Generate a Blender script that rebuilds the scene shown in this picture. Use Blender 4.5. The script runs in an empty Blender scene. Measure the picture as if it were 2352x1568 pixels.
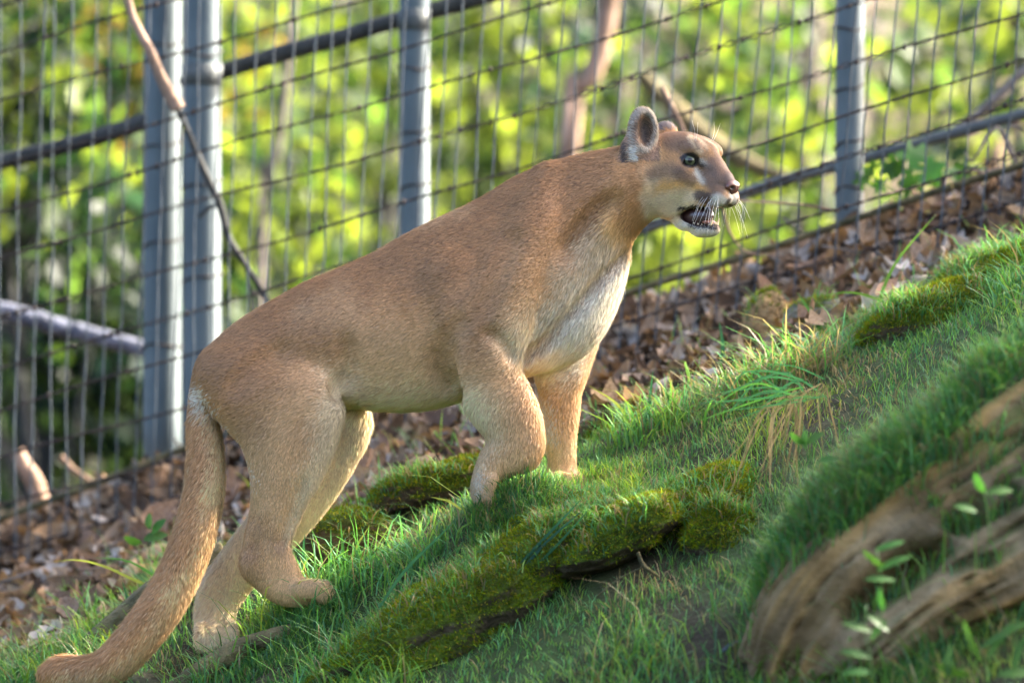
import bpy, math, random
import numpy as np
from mathutils import Vector, Matrix

random.seed(7)
rng = np.random.default_rng(11)
scene = bpy.context.scene
COL = scene.collection
DIST = 12.0

# ------------------------------------------------------------------ camera, light, exposure
cam_d = bpy.data.cameras.new("camera")
cam = bpy.data.objects.new("camera", cam_d)
COL.objects.link(cam)
cam.location = (0, -DIST, 0)
cam.rotation_euler = (math.radians(90), 0, 0)
cam_d.sensor_width = 36.0
cam_d.lens = 36.0 * DIST / 2.352
cam_d.clip_start = 0.1
cam_d.clip_end = 600
cam_d.dof.use_dof = True
cam_d.dof.focus_distance = DIST - 0.10
cam_d.dof.aperture_fstop = 2.15
scene.camera = cam

SUN = Vector((0.82, 0.31, 0.50)).normalized()
elev = math.asin(SUN.z)
azim = math.atan2(SUN.x, SUN.y)
world = bpy.data.worlds.new("World")
scene.world = world
world.use_nodes = True
wn = world.node_tree
wn.nodes.clear()
sky = wn.nodes.new("ShaderNodeTexSky")
sky.sky_type = 'NISHITA'
sky.sun_disc = False
sky.sun_elevation = elev
sky.sun_rotation = azim
sky.air_density = 0.6
sky.dust_density = 6.0
sky.ozone_density = 0.4
bg = wn.nodes.new("ShaderNodeBackground")
bg.inputs[1].default_value = 0.15
wo = wn.nodes.new("ShaderNodeOutputWorld")
wn.links.new(sky.outputs[0], bg.inputs[0])
wn.links.new(bg.outputs[0], wo.inputs[0])
sd = bpy.data.lights.new("sun", 'SUN')
sd.energy = 3.5
sd.angle = math.radians(0.5)
sd.color = (1.0, 0.93, 0.82)
so = bpy.data.objects.new("sun", sd)
COL.objects.link(so)
so.rotation_euler = SUN.to_track_quat('Z', 'Y').to_euler()
scene.view_settings.view_transform = 'Standard'
scene.view_settings.look = 'None'
scene.view_settings.gamma = 1.0
scene.view_settings.use_curve_mapping = False
scene.view_settings.exposure = 3.1
scene.render.engine = 'CYCLES'
cy = scene.cycles
cy.use_denoising = True
cy.max_bounces = 6
cy.diffuse_bounces = 3
cy.transmission_bounces = 4
cy.glossy_bounces = 2
cy.sample_clamp_indirect = 4.0
cy.caustics_reflective = False
cy.caustics_refractive = False

# ------------------------------------------------------------------ helpers
def W(px, py, Y=0.0):
    s = (DIST + Y) / DIST / 1000.0
    return np.array([(px - 1176.0) * s, Y, (784.0 - py) * s])

def hsh(ix, iy, iz, seed):
    n = (ix * 374761393 + iy * 668265263 + iz * 2147483647 % 4294967296 + seed * 974711) & 0xFFFFFFFF
    n = ((n ^ (n >> 13)) * 1274126177) & 0xFFFFFFFF
    n = ((n ^ (n >> 16)) * 2246822519) & 0xFFFFFFFF
    return ((n ^ (n >> 15)) & 0xFFFFFF) / float(0xFFFFFF)

def noise(p, scale=1.0, seed=0, octaves=1):
    """value noise in -1..1, p is (n,3)"""
    p = np.asarray(p, dtype=np.float64) * scale
    out = np.zeros(len(p)); amp = 1.0; tot = 0.0
    for o in range(octaves):
        i = np.floor(p).astype(np.int64); f = p - i; f = f * f * (3 - 2 * f)
        v = 0
        for dx in (0, 1):
            for dy in (0, 1):
                for dz in (0, 1):
                    w = (f[:, 0] if dx else 1 - f[:, 0]) * (f[:, 1] if dy else 1 - f[:, 1]) * (f[:, 2] if dz else 1 - f[:, 2])
                    v = v + w * hsh(i[:, 0] + dx + 5000, i[:, 1] + dy + 5000, (i[:, 2] + dz + 5000) * 31, seed + o)
        out += amp * (v * 2 - 1); tot += amp; amp *= 0.5; p = p * 2.03 + 17.1
    return out / tot

def smooth01(x):
    x = np.clip(x, 0, 1)
    return x * x * (3 - 2 * x)

def add_attr(me, name, data, kind='FLOAT_COLOR'):
    a = me.attributes.new(name, kind, 'POINT')
    if kind == 'FLOAT_COLOR':
        d = np.ones((len(data), 4), dtype=np.float32); d[:, :3] = data
        a.data.foreach_set('color', d.ravel())
    else:
        a.data.foreach_set('vector', np.asarray(data, dtype=np.float32).ravel())

def mesh_np(name, V, F, smooth=True, col=None, nrm=None):
    V = np.asarray(V, dtype=np.float32); F = np.asarray(F, dtype=np.int32)
    me = bpy.data.meshes.new(name)
    me.vertices.add(len(V)); me.vertices.foreach_set('co', V.ravel())
    k = F.shape[1]
    me.loops.add(F.size); me.loops.foreach_set('vertex_index', F.ravel())
    me.polygons.add(len(F))
    me.polygons.foreach_set('loop_start', np.arange(0, F.size, k, dtype=np.int32))
    if smooth:
        me.polygons.foreach_set('use_smooth', np.ones(len(F), dtype=bool))
    me.update(calc_edges=True)
    if col is not None: add_attr(me, 'col', col)
    if nrm is not None: add_attr(me, 'nrm', nrm, 'FLOAT_VECTOR')
    return me

def obj(name, me, mat=None, parent=None, **props):
    o = bpy.data.objects.new(name, me)
    COL.objects.link(o)
    if mat is not None and me is not None and len(me.materials) == 0:
        me.materials.append(mat)
    if parent is not None: o.parent = parent
    for k, v in props.items(): o[k] = v
    return o

def empty(name, loc, label, cat, group=None):
    o = bpy.data.objects.new(name, None)
    COL.objects.link(o)
    o.location = Vector([float(c) for c in loc]); o['label'] = label; o['category'] = cat
    if group: o['group'] = group
    return o

def under(root, o):
    """parent keeping the world position of a mesh built in world coordinates"""
    o.parent = root
    o.matrix_parent_inverse = Matrix.Translation(-root.location)
    return o

class Geo:
    """collects quads/tris (as quads with repeated last vertex split out)"""
    def __init__(s): s.V = []; s.T = []; s.C = []; s.n = 0
    def add(s, V, T, C=None):
        V = np.asarray(V, float); s.V.append(V); s.T.append(np.asarray(T) + s.n); s.n += len(V)
        if C is not None: s.C.append(np.broadcast_to(np.asarray(C, float), (len(V), 3)))
    def mesh(s, name, smooth=True):
        return mesh_np(name, np.concatenate(s.V), np.concatenate(s.T), smooth, np.concatenate(s.C) if s.C else None)

def quads_to_tris(Q):
    return np.concatenate([Q[:, [0, 1, 2]], Q[:, [0, 2, 3]]])

def catmull(P, n):
    P = np.asarray(P, float)
    if len(P) == 2: 
        t = np.linspace(0, 1, n)[:, None]; return P[0] * (1 - t) + P[1] * t
    E = np.vstack([2 * P[0] - P[1], P, 2 * P[-1] - P[-2]])
    L = np.concatenate([[0], np.cumsum(np.linalg.norm(np.diff(P[:, :3], axis=0), axis=1) + 1e-9)])
    t = np.linspace(0, L[-1], n)
    k = np.clip(np.searchsorted(L, t, side='right') - 1, 0, len(P) - 2)
    u = ((t - L[k]) / (L[k + 1] - L[k]))[:, None]
    p0, p1, p2, p3 = E[k], E[k + 1], E[k + 2], E[k + 3]
    return 0.5 * ((2 * p1) + (-p0 + p2) * u + (2 * p0 - 5 * p1 + 4 * p2 - p3) * u * u + (-p0 + 3 * p1 - 3 * p2 + p3) * u ** 3)

def tube_arrays(path, radius, sides=8, rough=0.0, seed=0, caps=True, nscale=20.0):
    """path (n,3), radius scalar or (n,), returns V, tris"""
    path = np.asarray(path, float); n = len(path)
    r = np.broadcast_to(np.asarray(radius, float), (n,))
    T = np.gradient(path, axis=0); T /= np.linalg.norm(T, axis=1)[:, None] + 1e-12
    ref = np.array([0, 1.0, 0]) if abs(T[0, 1]) < 0.9 else np.array([1.0, 0, 0])
    A = ref - T * (T @ ref)[:, None]; A /= np.linalg.norm(A, axis=1)[:, None]
    B = np.cross(T, A)
    a = np.linspace(0, 2 * math.pi, sides, endpoint=False)
    ring = A[:, None, :] * np.cos(a)[None, :, None] + B[:, None, :] * np.sin(a)[None, :, None]
    V = (path[:, None, :] + ring * r[:, None, None])
    if rough:
        nz = noise(V.reshape(-1, 3), nscale, seed, 3).reshape(n, sides)
        V = path[:, None, :] + ring * (r[:, None, None] * (1 + rough * nz[:, :, None]))
    V = V.reshape(-1, 3)
    i = np.arange(n - 1)[:, None] * sides; j = np.arange(sides)[None, :]; j2 = (j + 1) % sides
    Q = np.stack([i + j, i + j2, i + sides + j2, i + sides + j], -1).reshape(-1, 4)
    Tt = quads_to_tris(Q)
    if caps:
        V = np.vstack([V, path[0], path[-1]])
        c0, c1 = n * sides, n * sides + 1
        jj = np.arange(sides); jj2 = (jj + 1) % sides
        Tt = np.vstack([Tt, np.stack([np.full(sides, c0), jj2, jj], -1),
                        np.stack([np.full(sides, c1), (n - 1) * sides + jj, (n - 1) * sides + jj2], -1)])
    return V, Tt

# ------------------------------------------------------------------ materials
def new_mat(name):
    m = bpy.data.materials.new(name); m.use_nodes = True
    m.node_tree.nodes.clear()
    return m, m.node_tree.nodes, m.node_tree.links

def principled(name, color, rough=0.8, metal=0.0, attr=False, noise_scale=None, c2=None, bump=0.0, bump_scale=60, spec=0.3,
               transl=0.0, hue_rand=0.0, coord='Object'):
    m, N, L = new_mat(name)
    out = N.new('ShaderNodeOutputMaterial'); b = N.new('ShaderNodeBsdfPrincipled')
    b.inputs['Roughness'].default_value = rough; b.inputs['Metallic'].default_value = metal
    b.inputs['Specular IOR Level'].default_value = spec
    b.inputs['Base Color'].default_value = (*color, 1)
    csock = None
    if attr:
        a = N.new('ShaderNodeAttribute'); a.attribute_name = 'col'; csock = a.outputs['Color']
    tc = N.new('ShaderNodeTexCoord')
    if noise_scale:
        t = N.new('ShaderNodeTexNoise'); t.inputs['Scale'].default_value = noise_scale; t.inputs['Detail'].default_value = 6
        L.new(tc.outputs[coord], t.inputs['Vector'])
        r = N.new('ShaderNodeValToRGB')
        r.color_ramp.elements[0].position = 0.36; r.color_ramp.elements[1].position = 0.64
        if attr:
            r.color_ramp.elements[0].color = (0.62, 0.62, 0.62, 1); r.color_ramp.elements[1].color = (1.25, 1.25, 1.25, 1)
            mx = N.new('ShaderNodeMix'); mx.data_type = 'RGBA'; mx.blend_type = 'MULTIPLY'; mx.inputs[0].default_value = 1
            L.new(t.outputs['Fac'], r.inputs[0]); L.new(csock, mx.inputs[6]); L.new(r.outputs[0], mx.inputs[7]); csock = mx.outputs[2]
        else:
            r.color_ramp.elements[0].color = (*color, 1); r.color_ramp.elements[1].color = (*(c2 or color), 1)
            L.new(t.outputs['Fac'], r.inputs[0]); csock = r.outputs[0]
    if hue_rand:
        oi = N.new('ShaderNodeObjectInfo'); hs = N.new('ShaderNodeHueSaturation')
        mr = N.new('ShaderNodeMapRange'); mr.inputs[3].default_value = 1 - hue_rand; mr.inputs[4].default_value = 1 + hue_rand
        L.new(oi.outputs['Random'], mr.inputs[0]); L.new(mr.outputs[0], hs.inputs['Value'])
        mr2 = N.new('ShaderNodeMapRange'); mr2.inputs[3].default_value = 0.49; mr2.inputs[4].default_value = 0.515
        ml = N.new('ShaderNodeMath'); ml.operation = 'MULTIPLY'; ml.inputs[1].default_value = 7.31
        fr = N.new('ShaderNodeMath'); fr.operation = 'FRACT'
        L.new(oi.outputs['Random'], ml.inputs[0]); L.new(ml.outputs[0], fr.inputs[0]); L.new(fr.outputs[0], mr2.inputs[0])
        L.new(mr2.outputs[0], hs.inputs['Hue'])
        if csock is None: hs.inputs['Color'].default_value = (*color, 1)
        else: L.new(csock, hs.inputs['Color'])
        csock = hs.outputs[0]
    if csock is not None: L.new(csock, b.inputs['Base Color'])
    if bump:
        t2 = N.new('ShaderNodeTexNoise'); t2.inputs['Scale'].default_value = bump_scale; t2.inputs['Detail'].default_value = 8
        L.new(tc.outputs[coord], t2.inputs['Vector'])
        bp = N.new('ShaderNodeBump'); bp.inputs['Strength'].default_value = bump; bp.inputs['Distance'].default_value = 0.02
        L.new(t2.outputs['Fac'], bp.inputs['Height']); L.new(bp.outputs[0], b.inputs['Normal'])
    last = b.outputs[0]
    if transl:
        tr = N.new('ShaderNodeBsdfTranslucent')
        if csock is not None:
            g = N.new('ShaderNodeMix'); g.data_type = 'RGBA'; g.blend_type = 'MULTIPLY'; g.inputs[0].default_value = 1
            g.inputs[7].default_value = (1.35, 1.3, 0.9, 1)
            L.new(csock, g.inputs[6]); L.new(g.outputs[2], tr.inputs[0])
        else: tr.inputs[0].default_value = (*color, 1)
        ms = N.new('ShaderNodeMixShader'); ms.inputs[0].default_value = transl
        L.new(last, ms.inputs[1]); L.new(tr.outputs[0], ms.inputs[2]); last = ms.outputs[0]
    L.new(last, out.inputs[0])
    return m

def fur_material(name):
    m, N, L = new_mat(name)
    out = N.new('ShaderNodeOutputMaterial')
    a = N.new('ShaderNodeAttribute'); a.attribute_name = 'col'
    n = N.new('ShaderNodeAttribute'); n.attribute_name = 'nrm'
    d = N.new('ShaderNodeBsdfDiffuse'); d.inputs['Roughness'].default_value = 0.6
    t = N.new('ShaderNodeBsdfTranslucent'); g = N.new('ShaderNodeBsdfGlossy'); g.inputs['Roughness'].default_value = 0.55
    L.new(a.outputs['Color'], d.inputs['Color']); L.new(a.outputs['Color'], t.inputs['Color'])
    L.new(n.outputs['Vector'], d.inputs['Normal']); L.new(n.outputs['Vector'], g.inputs['Normal'])
    g.inputs['Color'].default_value = (0.9, 0.92, 1, 1)
    m1 = N.new('ShaderNodeMixShader'); m1.inputs[0].default_value = 0.30
    m2 = N.new('ShaderNodeMixShader'); m2.inputs[0].default_value = 0.035
    L.new(d.outputs[0], m1.inputs[1]); L.new(t.outputs[0], m1.inputs[2])
    L.new(m1.outputs[0], m2.inputs[1]); L.new(g.outputs[0], m2.inputs[2]); L.new(m2.outputs[0], out.inputs[0])
    return m

M = {}
M['ground'] = principled('soil_and_humus', (0.03, 0.02, 0.012), 0.95, attr=True, noise_scale=14, bump=0.6, bump_scale=40)
M['grass'] = principled('grass_blades', (0.06, 0.16, 0.03), 0.55, attr=True, transl=0.35, spec=0.35)
M['leaf_far'] = principled('sunlit_leaves', (0.1, 0.2, 0.03), 0.5, attr=True, transl=0.55, spec=0.3)
M['dry_leaf'] = principled('dry_leaf', (0.15, 0.09, 0.05), 0.8, noise_scale=18, c2=(0.26, 0.175, 0.115), transl=0.12, hue_rand=0.6)
M['litter'] = principled('leaf_litter', (0.2, 0.1, 0.06), 0.85, attr=True, transl=0.1)
M['bark'] = principled('grey_bark', (0.10, 0.085, 0.07), 0.9, noise_scale=22, c2=(0.22, 0.19, 0.16), bump=0.8, bump_scale=45)
M['tanbark'] = principled('tan_bark', (0.13, 0.085, 0.055), 0.9, noise_scale=9, c2=(0.30, 0.20, 0.14), bump=0.6, bump_scale=30)
M['lichen'] = principled('lichened_wood', (0.045, 0.05, 0.065), 0.9, noise_scale=16, c2=(0.13, 0.14, 0.18), bump=0.9, bump_scale=40)
M['dark_wood'] = principled('dark_weathered_wood', (0.020, 0.022, 0.02), 0.85, noise_scale=12, c2=(0.05, 0.05, 0.045), bump=0.6, bump_scale=30)
M['galv'] = principled('galvanised_steel', (0.05, 0.075, 0.085), 0.55, 0.1, noise_scale=5, c2=(0.08, 0.11, 0.12), bump=0.06, bump_scale=60, spec=0.5)
M['rail'] = principled('weathered_rail', (0.045, 0.055, 0.055), 0.6, 0.1, noise_scale=14, c2=(0.09, 0.10, 0.095), bump=0.2, bump_scale=60)
M['wire'] = principled('dull_steel_wire', (0.035, 0.045, 0.055), 0.5, 0.2, noise_scale=25, c2=(0.07, 0.09, 0.105))
M['rust_wire'] = principled('rusty_wire', (0.016, 0.012, 0.010), 0.7, 0.1, noise_scale=30, c2=(0.05, 0.032, 0.024))
M['moss'] = principled('moss', (0.08, 0.13, 0.01), 0.95, attr=True, transl=0.15, spec=0.05)
M['rock'] = principled('mossy_stone', (0.05, 0.06, 0.012), 0.95, attr=True, noise_scale=25, bump=1.0, bump_scale=70)
M['rot'] = principled('rotten_wood', (0.1, 0.07, 0.04), 0.9, attr=True, noise_scale=9, bump=0.8, bump_scale=25)
M['straw'] = principled('dry_grass', (0.36, 0.27, 0.17), 0.8, noise_scale=9, c2=(0.26, 0.18, 0.11), transl=0.15)
M['ivy'] = principled('green_leaf', (0.03, 0.09, 0.014), 0.5, noise_scale=12, c2=(0.05, 0.14, 0.02), transl=0.35, hue_rand=0.2)
M['fur'] = fur_material('cougar_fur')

# ------------------------------------------------------------------ terrain
Yk = np.array([-6, -3, -1.6, -0.8, 0, .6, 1.2, 1.6, 1.78, 2.15, 2.45, 3.2, 5, 8, 12, 18, 26, 40, 90.])
Zk = np.array([-2.3, -1.6, -1.13, -.75, -.41, -.30, -.235, -.20, -.165, -.035, -.12, -.7, -1.9, -2.6, -2.8, -2.0, 0.6, 5, 22.])
Sk = np.array([.40, .42, .42, .42, .42, .40, .37, .35, .35, .344, .344, .34, .32, .3, .28, .25, .2, .15, .1])

def ground_z(X, Y, detail=True):
    X = np.asarray(X, float); Y = np.asarray(Y, float)
    w = smooth01((Y - 0.4) / 1.4) * smooth01((9 - Y) / 3)
    Yw = Y + w * 0.288 * np.clip(X, -3, 3)
    Z = np.interp(Yw, Yk, Zk) + np.interp(Yw, Yk, Sk) * 7 * np.tanh(X / 7)
    # hollow under the tail and the rear paws
    Z = Z - 0.10 * np.exp(-(((X + 0.72) / 0.13) ** 2 + ((Y - 0.02) / 0.16) ** 2))
    Z = Z - 0.12 * np.exp(-(((X + 0.36) / 0.10) ** 2 + ((Y - 0.42) / 0.16) ** 2))
    Z = Z + 0.05 * np.exp(-(((X - 0.06) / 0.09) ** 2 + ((Y + 0.15) / 0.12) ** 2))
    Z = Z + 0.115 * np.exp(-(((X + 0.05) / 0.15) ** 2 + ((Y + 0.12) / 0.16) ** 2)) + 0.045 * np.exp(-(((X + 0.44) / 0.12) ** 2 + ((Y + 0.10) / 0.13) ** 2))
    p = np.stack([X, Y, X * 0], -1).reshape(-1, 3)
    if detail:
        near = np.exp(-(np.maximum(np.abs(Y) - 3, 0) / 3) ** 2).reshape(-1)
        nz = noise(p, 2.2, 3, 3) * 0.035 + noise(p, 11, 5, 2) * 0.012 + noise(p, .3, 9, 2) * 0.5 * (1 - near)
        Z = Z + nz.reshape(Z.shape)
    return Z

def axis_coords(a, b, d0, growth, centre_lo, centre_hi):
    mid = list(np.arange(centre_lo, centre_hi + 1e-6, d0))
    lo = []; x = centre_lo; d = d0
    while x > a: d *= growth; x -= d; lo.append(x)
    hi = []; x = centre_hi; d = d0
    while x < b: d *= growth; x += d; hi.append(x)
    return np.array(lo[::-1] + mid + hi)

gx = axis_coords(-90, 90, 0.025, 1.12, -1.9, 1.9)
gy = axis_coords(-14, 110, 0.025, 1.10, -2.0, 3.0)
GX, GY = np.meshgrid(gx, gy, indexing='ij')
GZ = ground_z(GX, GY)
GV = np.stack([GX, GY, GZ], -1).reshape(-1, 3)
nx_, ny_ = GX.shape
ii, jj = np.meshgrid(np.arange(nx_ - 1), np.arange(ny_ - 1), indexing='ij')
a0 = (ii * ny_ + jj).ravel()
GF = np.stack([a0, a0 + ny_, a0 + ny_ + 1, a0 + 1], -1)

def leaf_zone(X, Y):
    """0 on the grassy side, 1 where dead leaves lie"""
    Yw = Y + 0.288 * np.clip(X, -3, 3) * smooth01((Y - 0.4) / 1.4)
    p = np.stack([X, Y, X * 0], -1).reshape(-1, 3)
    n = noise(p, 3.2, 21, 4).reshape(np.shape(X))
    edge = 0.98 - 0.12 * np.clip(X, -2, 2) - 0.45 * np.exp(-((X + 0.15) / 0.35) ** 2) - 0.42 * np.exp(-((X - 0.50) / 0.32) ** 2) - 0.50 * smooth01((-X - .72) / .3)
    return smooth01((Yw - edge + 0.35 * n) / 0.3)

lz = leaf_zone(GX, GY).reshape(-1)
c_soil = np.array([0.035, 0.028, 0.014]); c_grassy = np.array([0.03, 0.05, 0.012]); c_litter = np.array([0.028, 0.019, 0.013])
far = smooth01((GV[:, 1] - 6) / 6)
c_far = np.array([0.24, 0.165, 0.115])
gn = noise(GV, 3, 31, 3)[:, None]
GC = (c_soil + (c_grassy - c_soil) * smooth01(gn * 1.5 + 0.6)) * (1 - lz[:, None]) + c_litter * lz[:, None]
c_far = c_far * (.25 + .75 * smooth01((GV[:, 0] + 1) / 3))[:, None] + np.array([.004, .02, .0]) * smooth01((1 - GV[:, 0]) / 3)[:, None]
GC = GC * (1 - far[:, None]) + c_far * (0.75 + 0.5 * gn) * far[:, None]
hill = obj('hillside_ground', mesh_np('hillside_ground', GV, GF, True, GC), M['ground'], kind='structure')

# ------------------------------------------------------------------ signed distance fields -> one mesh
def smin(a, b, k):
    h = np.clip(0.5 + 0.5 * (b - a) / k, 0, 1)
    return b * (1 - h) + a * h - k * h * (1 - h)

class Field:
    def __init__(s, xs, ys, zs):
        s.ax = [np.asarray(a, np.float32) for a in (xs, ys, zs)]
        s.F = np.full([len(a) for a in s.ax], 0.08, np.float32)
    def win(s, c, r, m):
        sl = []
        for i in range(3):
            lo = np.searchsorted(s.ax[i], c[i] - r[i] - m); hi = np.searchsorted(s.ax[i], c[i] + r[i] + m)
            sl.append(slice(max(lo, 0), max(hi, lo + 1)))
        return tuple(sl)
    def ell(s, c, r, sl, R=None):
        g = [(s.ax[i][sl[i]] - c[i]) for i in range(3)]
        if R is None:
            x = (g[0] / r[0])[:, None, None]; y = (g[1] / r[1])[None, :, None]; z = (g[2] / r[2])[None, None, :]
            k0 = np.sqrt(x * x + y * y + z * z)
            k1 = np.sqrt((x / r[0]) ** 2 + (y / r[1]) ** 2 + (z / r[2]) ** 2)
        else:
            G = np.stack(np.meshgrid(*g, indexing='ij'), -1) @ np.asarray(R, np.float32)
            q = G / np.asarray(r, np.float32); k0 = np.linalg.norm(q, axis=-1); k1 = np.linalg.norm(q / np.asarray(r, np.float32), axis=-1)
        return (k0 * (k0 - 1) / np.maximum(k1, 1e-6)).astype(np.float32)
    def chain(s, pts, k, n=None):
        """pts rows: X,Y,Z,r_inplane,r_depth. dense union, then one smooth union into the field"""
        pts = np.asarray(pts, float)
        L = np.linalg.norm(np.diff(pts[:, :3], axis=0), axis=1).sum()
        n = n or max(3, int(L / (pts[:, 3].mean() * 0.16)))
        S = catmull(pts, n)
        lo = (S[:, :3] - S[:, [3, 4, 3]]).min(0); hi = (S[:, :3] + S[:, [3, 4, 3]]).max(0)
        c = (lo + hi) / 2; r = (hi - lo) / 2
        big = s.win(c, r, 0.06)
        tmp = np.full([max(0, len(s.ax[i][big[i]])) for i in range(3)], 0.08, np.float32)
        off = [b.start for b in big]
        for q in S:
            rr = (q[3], q[4], q[3])
            sl = s.win(q[:3], rr, 0.05)
            loc = tuple(slice(sl[i].start - off[i], sl[i].stop - off[i]) for i in range(3))
            if min(l.stop - l.start for l in loc) <= 0: continue
            d = s.ell(q[:3], rr, sl)
            v = tmp[loc]
            if v.shape != d.shape: continue
            tmp[loc] = np.minimum(v, d)
        s.F[big] = smin(s.F[big], tmp, k)
    def blob(s, c, r, k, R=None, sub=False):
        m = max(r) if R is not None else 0
        rr = (max(r),) * 3 if R is not None else r
        sl = s.win(c, rr, 0.05)
        d = s.ell(c, r, sl, R)
        if sub: s.F[sl] = -smin(-s.F[sl], d, k)
        else: s.F[sl] = smin(s.F[sl], d, k)
    def mesh(s, iso=0.0):
        F = s.F - iso
        ins = F < 0
        nx, ny, nz = F.shape
        acc = np.zeros((nx - 1, ny - 1, nz - 1, 3), np.float32); cnt = np.zeros((nx - 1, ny - 1, nz - 1), np.float32)
        A = s.ax
        for axis in range(3):
            lo = [slice(None)] * 3; hi = [slice(None)] * 3
            lo[axis] = slice(0, -1); hi[axis] = slice(1, None)
            f0 = F[tuple(lo)]; f1 = F[tuple(hi)]
            cr = (f0 < 0) != (f1 < 0)
            idx = np.argwhere(cr)
            t = f0[cr] / (f0[cr] - f1[cr])
            P = np.stack([A[i][idx[:, i]] for i in range(3)], -1)
            P[:, axis] += t * (A[axis][idx[:, axis] + 1] - A[axis][idx[:, axis]])
            o = [i for i in range(3) if i != axis]
            for d1 in (0, -1):
                for d2 in (0, -1):
                    q = idx.copy(); q[:, o[0]] += d1; q[:, o[1]] += d2
                    ok = (q >= 0).all(1) & (q[:, 0] < nx - 1) & (q[:, 1] < ny - 1) & (q[:, 2] < nz - 1)
                    qq = q[ok]
                    flat = (qq[:, 0] * (ny - 1) + qq[:, 1]) * (nz - 1) + qq[:, 2]
                    for c in range(3):
                        acc[..., c].reshape(-1)[:] += np.bincount(flat, P[ok, c], acc[..., 0].size).astype(np.float32) if False else 0
                    np.add.at(acc.reshape(-1, 3), flat, P[ok]); np.add.at(cnt.reshape(-1), flat, 1)
        has = cnt > 0
        vid = np.full(cnt.shape, -1, np.int64); vid[has] = np.arange(has.sum())
        V = acc[has] / cnt[has][:, None]
        Q = []
        for axis in range(3):
            lo = [slice(None)] * 3; hi = [slice(None)] * 3
            lo[axis] = slice(0, -1); hi[axis] = slice(1, None)
            f0 = F[tuple(lo)] < 0; f1 = F[tuple(hi)] < 0
            idx = np.argwhere(f0 != f1); flip = f1[f0 != f1]
            o = [i for i in range(3) if i != axis]
            ok = (idx[:, o[0]] > 0) & (idx[:, o[1]] > 0) & (idx[:, o[0]] < F.shape[o[0]] - 1) & (idx[:, o[1]] < F.shape[o[1]] - 1)
            idx = idx[ok]; flip = flip[ok]
            c = []
            for d1, d2 in ((-1, -1), (0, -1), (0, 0), (-1, 0)):
                q = idx.copy(); q[:, o[0]] += d1; q[:, o[1]] += d2
                c.append(vid[q[:, 0], q[:, 1], q[:, 2]])
            q = np.stack(c, -1)
            if axis == 1: flip = ~flip
            q[flip] = q[flip][:, ::-1]
            Q.append(q)
        return V, np.concatenate(Q)

def vnormals(V, T):
    fn = np.cross(V[T[:, 1]] - V[T[:, 0]], V[T[:, 2]] - V[T[:, 0]])
    N = np.zeros_like(V)
    for k in range(3): np.add.at(N, T[:, k], fn)
    return N / (np.linalg.norm(N, axis=1)[:, None] + 1e-12), fn

# ------------------------------------------------------------------ the cougar
def C(px, py, Ymm, r, ry=None):
    w = W(px, py, Ymm / 1000.0)
    return [w[0], w[1], w[2], r / 1000.0, (ry if ry else r) / 1000.0]

HX, HY, HYAW = 1542.0, 383.0, (0.80, 0.60)
def HP(f, l, h, Y0=-0.01):
    """head-local millimetres (forward, toward camera side, up) -> world"""
    px = HX + f * HYAW[0] - l * HYAW[1]
    Y = Y0 + (-f * HYAW[1] - l * HYAW[0]) / 1000.0
    w = W(px, HY - h, 0.0); w[1] = Y
    return w
HR = np.array([[HYAW[0], -HYAW[1], 0], [-HYAW[1], -HYAW[0], 0], [0, 0, 1.0]])  # columns: f, l, h axes in world
def head_local(P, Y0=-0.01):
    o = W(HX, HY, 0.0); o[1] = Y0
    return ((P - o) @ HR) * 1000.0   # f,l,h in mm

xs = np.concatenate([np.arange(-1.16, 0.235, 0.0052), np.arange(0.235, 0.56, 0.0024)])
ys = np.concatenate([np.arange(-0.225, -0.07, 0.0045), np.arange(-0.07, 0.0, 0.0035), np.arange(0.0, 0.23, 0.005)])
zs = np.concatenate([np.arange(-0.86, 0.225, 0.0052), np.arange(0.225, 0.56, 0.0024)])
fld = Field(xs, ys, zs)
# trunk and neck
fld.chain([C(530, 862, 0, 84, 92), C(616, 826, 0, 112, 108), C(700, 800, 0, 132, 116), C(766, 778, 0, 145, 122), C(850, 768, 0, 168, 128), C(940, 752, 0, 190, 134),
           C(1040, 712, 0, 204, 140), C(1130, 672, 0, 206, 138), C(1205, 640, 0, 200, 128)], 0.02)
fld.chain([C(1205, 630, 0, 192, 122), C(1262, 555, -2, 168, 108), C(1318, 505, -4, 140, 98), C(1368, 468, -6, 118, 90), C(1430, 434, -8, 96, 84), C(1490, 412, -8, 84, 76)], 0.03)
fld.chain([C(1255, 690, 10, 150, 95), C(1330, 640, 15, 98, 85), C(1366, 600, 15, 72, 70)], 0.04)
# shoulders and front legs
fld.chain([C(1272, 420, -42, 40, 34), C(1235, 500, -80, 56, 48), C(1190, 600, -106, 70, 54), C(1140, 710, -118, 88, 58), C(1112, 810, -116, 82, 54)], 0.014)
fld.chain([C(1040, 640, -98, 70, 46), C(1060, 740, -118, 60, 46), C(1080, 830, -120, 52, 40)], 0.02)
fld.chain([C(1272, 424, 38, 40, 34), C(1250, 520, 70, 66, 46), C(1260, 640, 96, 88, 50), C(1296, 750, 104, 84, 52), C(1290, 850, 96, 57, 50)], 0.022)
fld.chain([C(1112, 800, -108, 84, 54), C(1122, 868, -112, 78, 52), C(1150, 925, -112, 76, 48), C(1178, 972, -112, 68, 44), C(1192, 1015, -112, 56, 40), C(1200, 1042, -112, 44, 38)], 0.018)
fld.chain([C(1198, 1018, -112, 50, 38), C(1165, 1040, -112, 52, 38), C(1138, 1066, -112, 42, 36), C(1120, 1092, -112, 33, 36), C(1110, 1120, -112, 29, 40), C(1110, 1142, -112, 24, 42)], 0.014)
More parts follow.
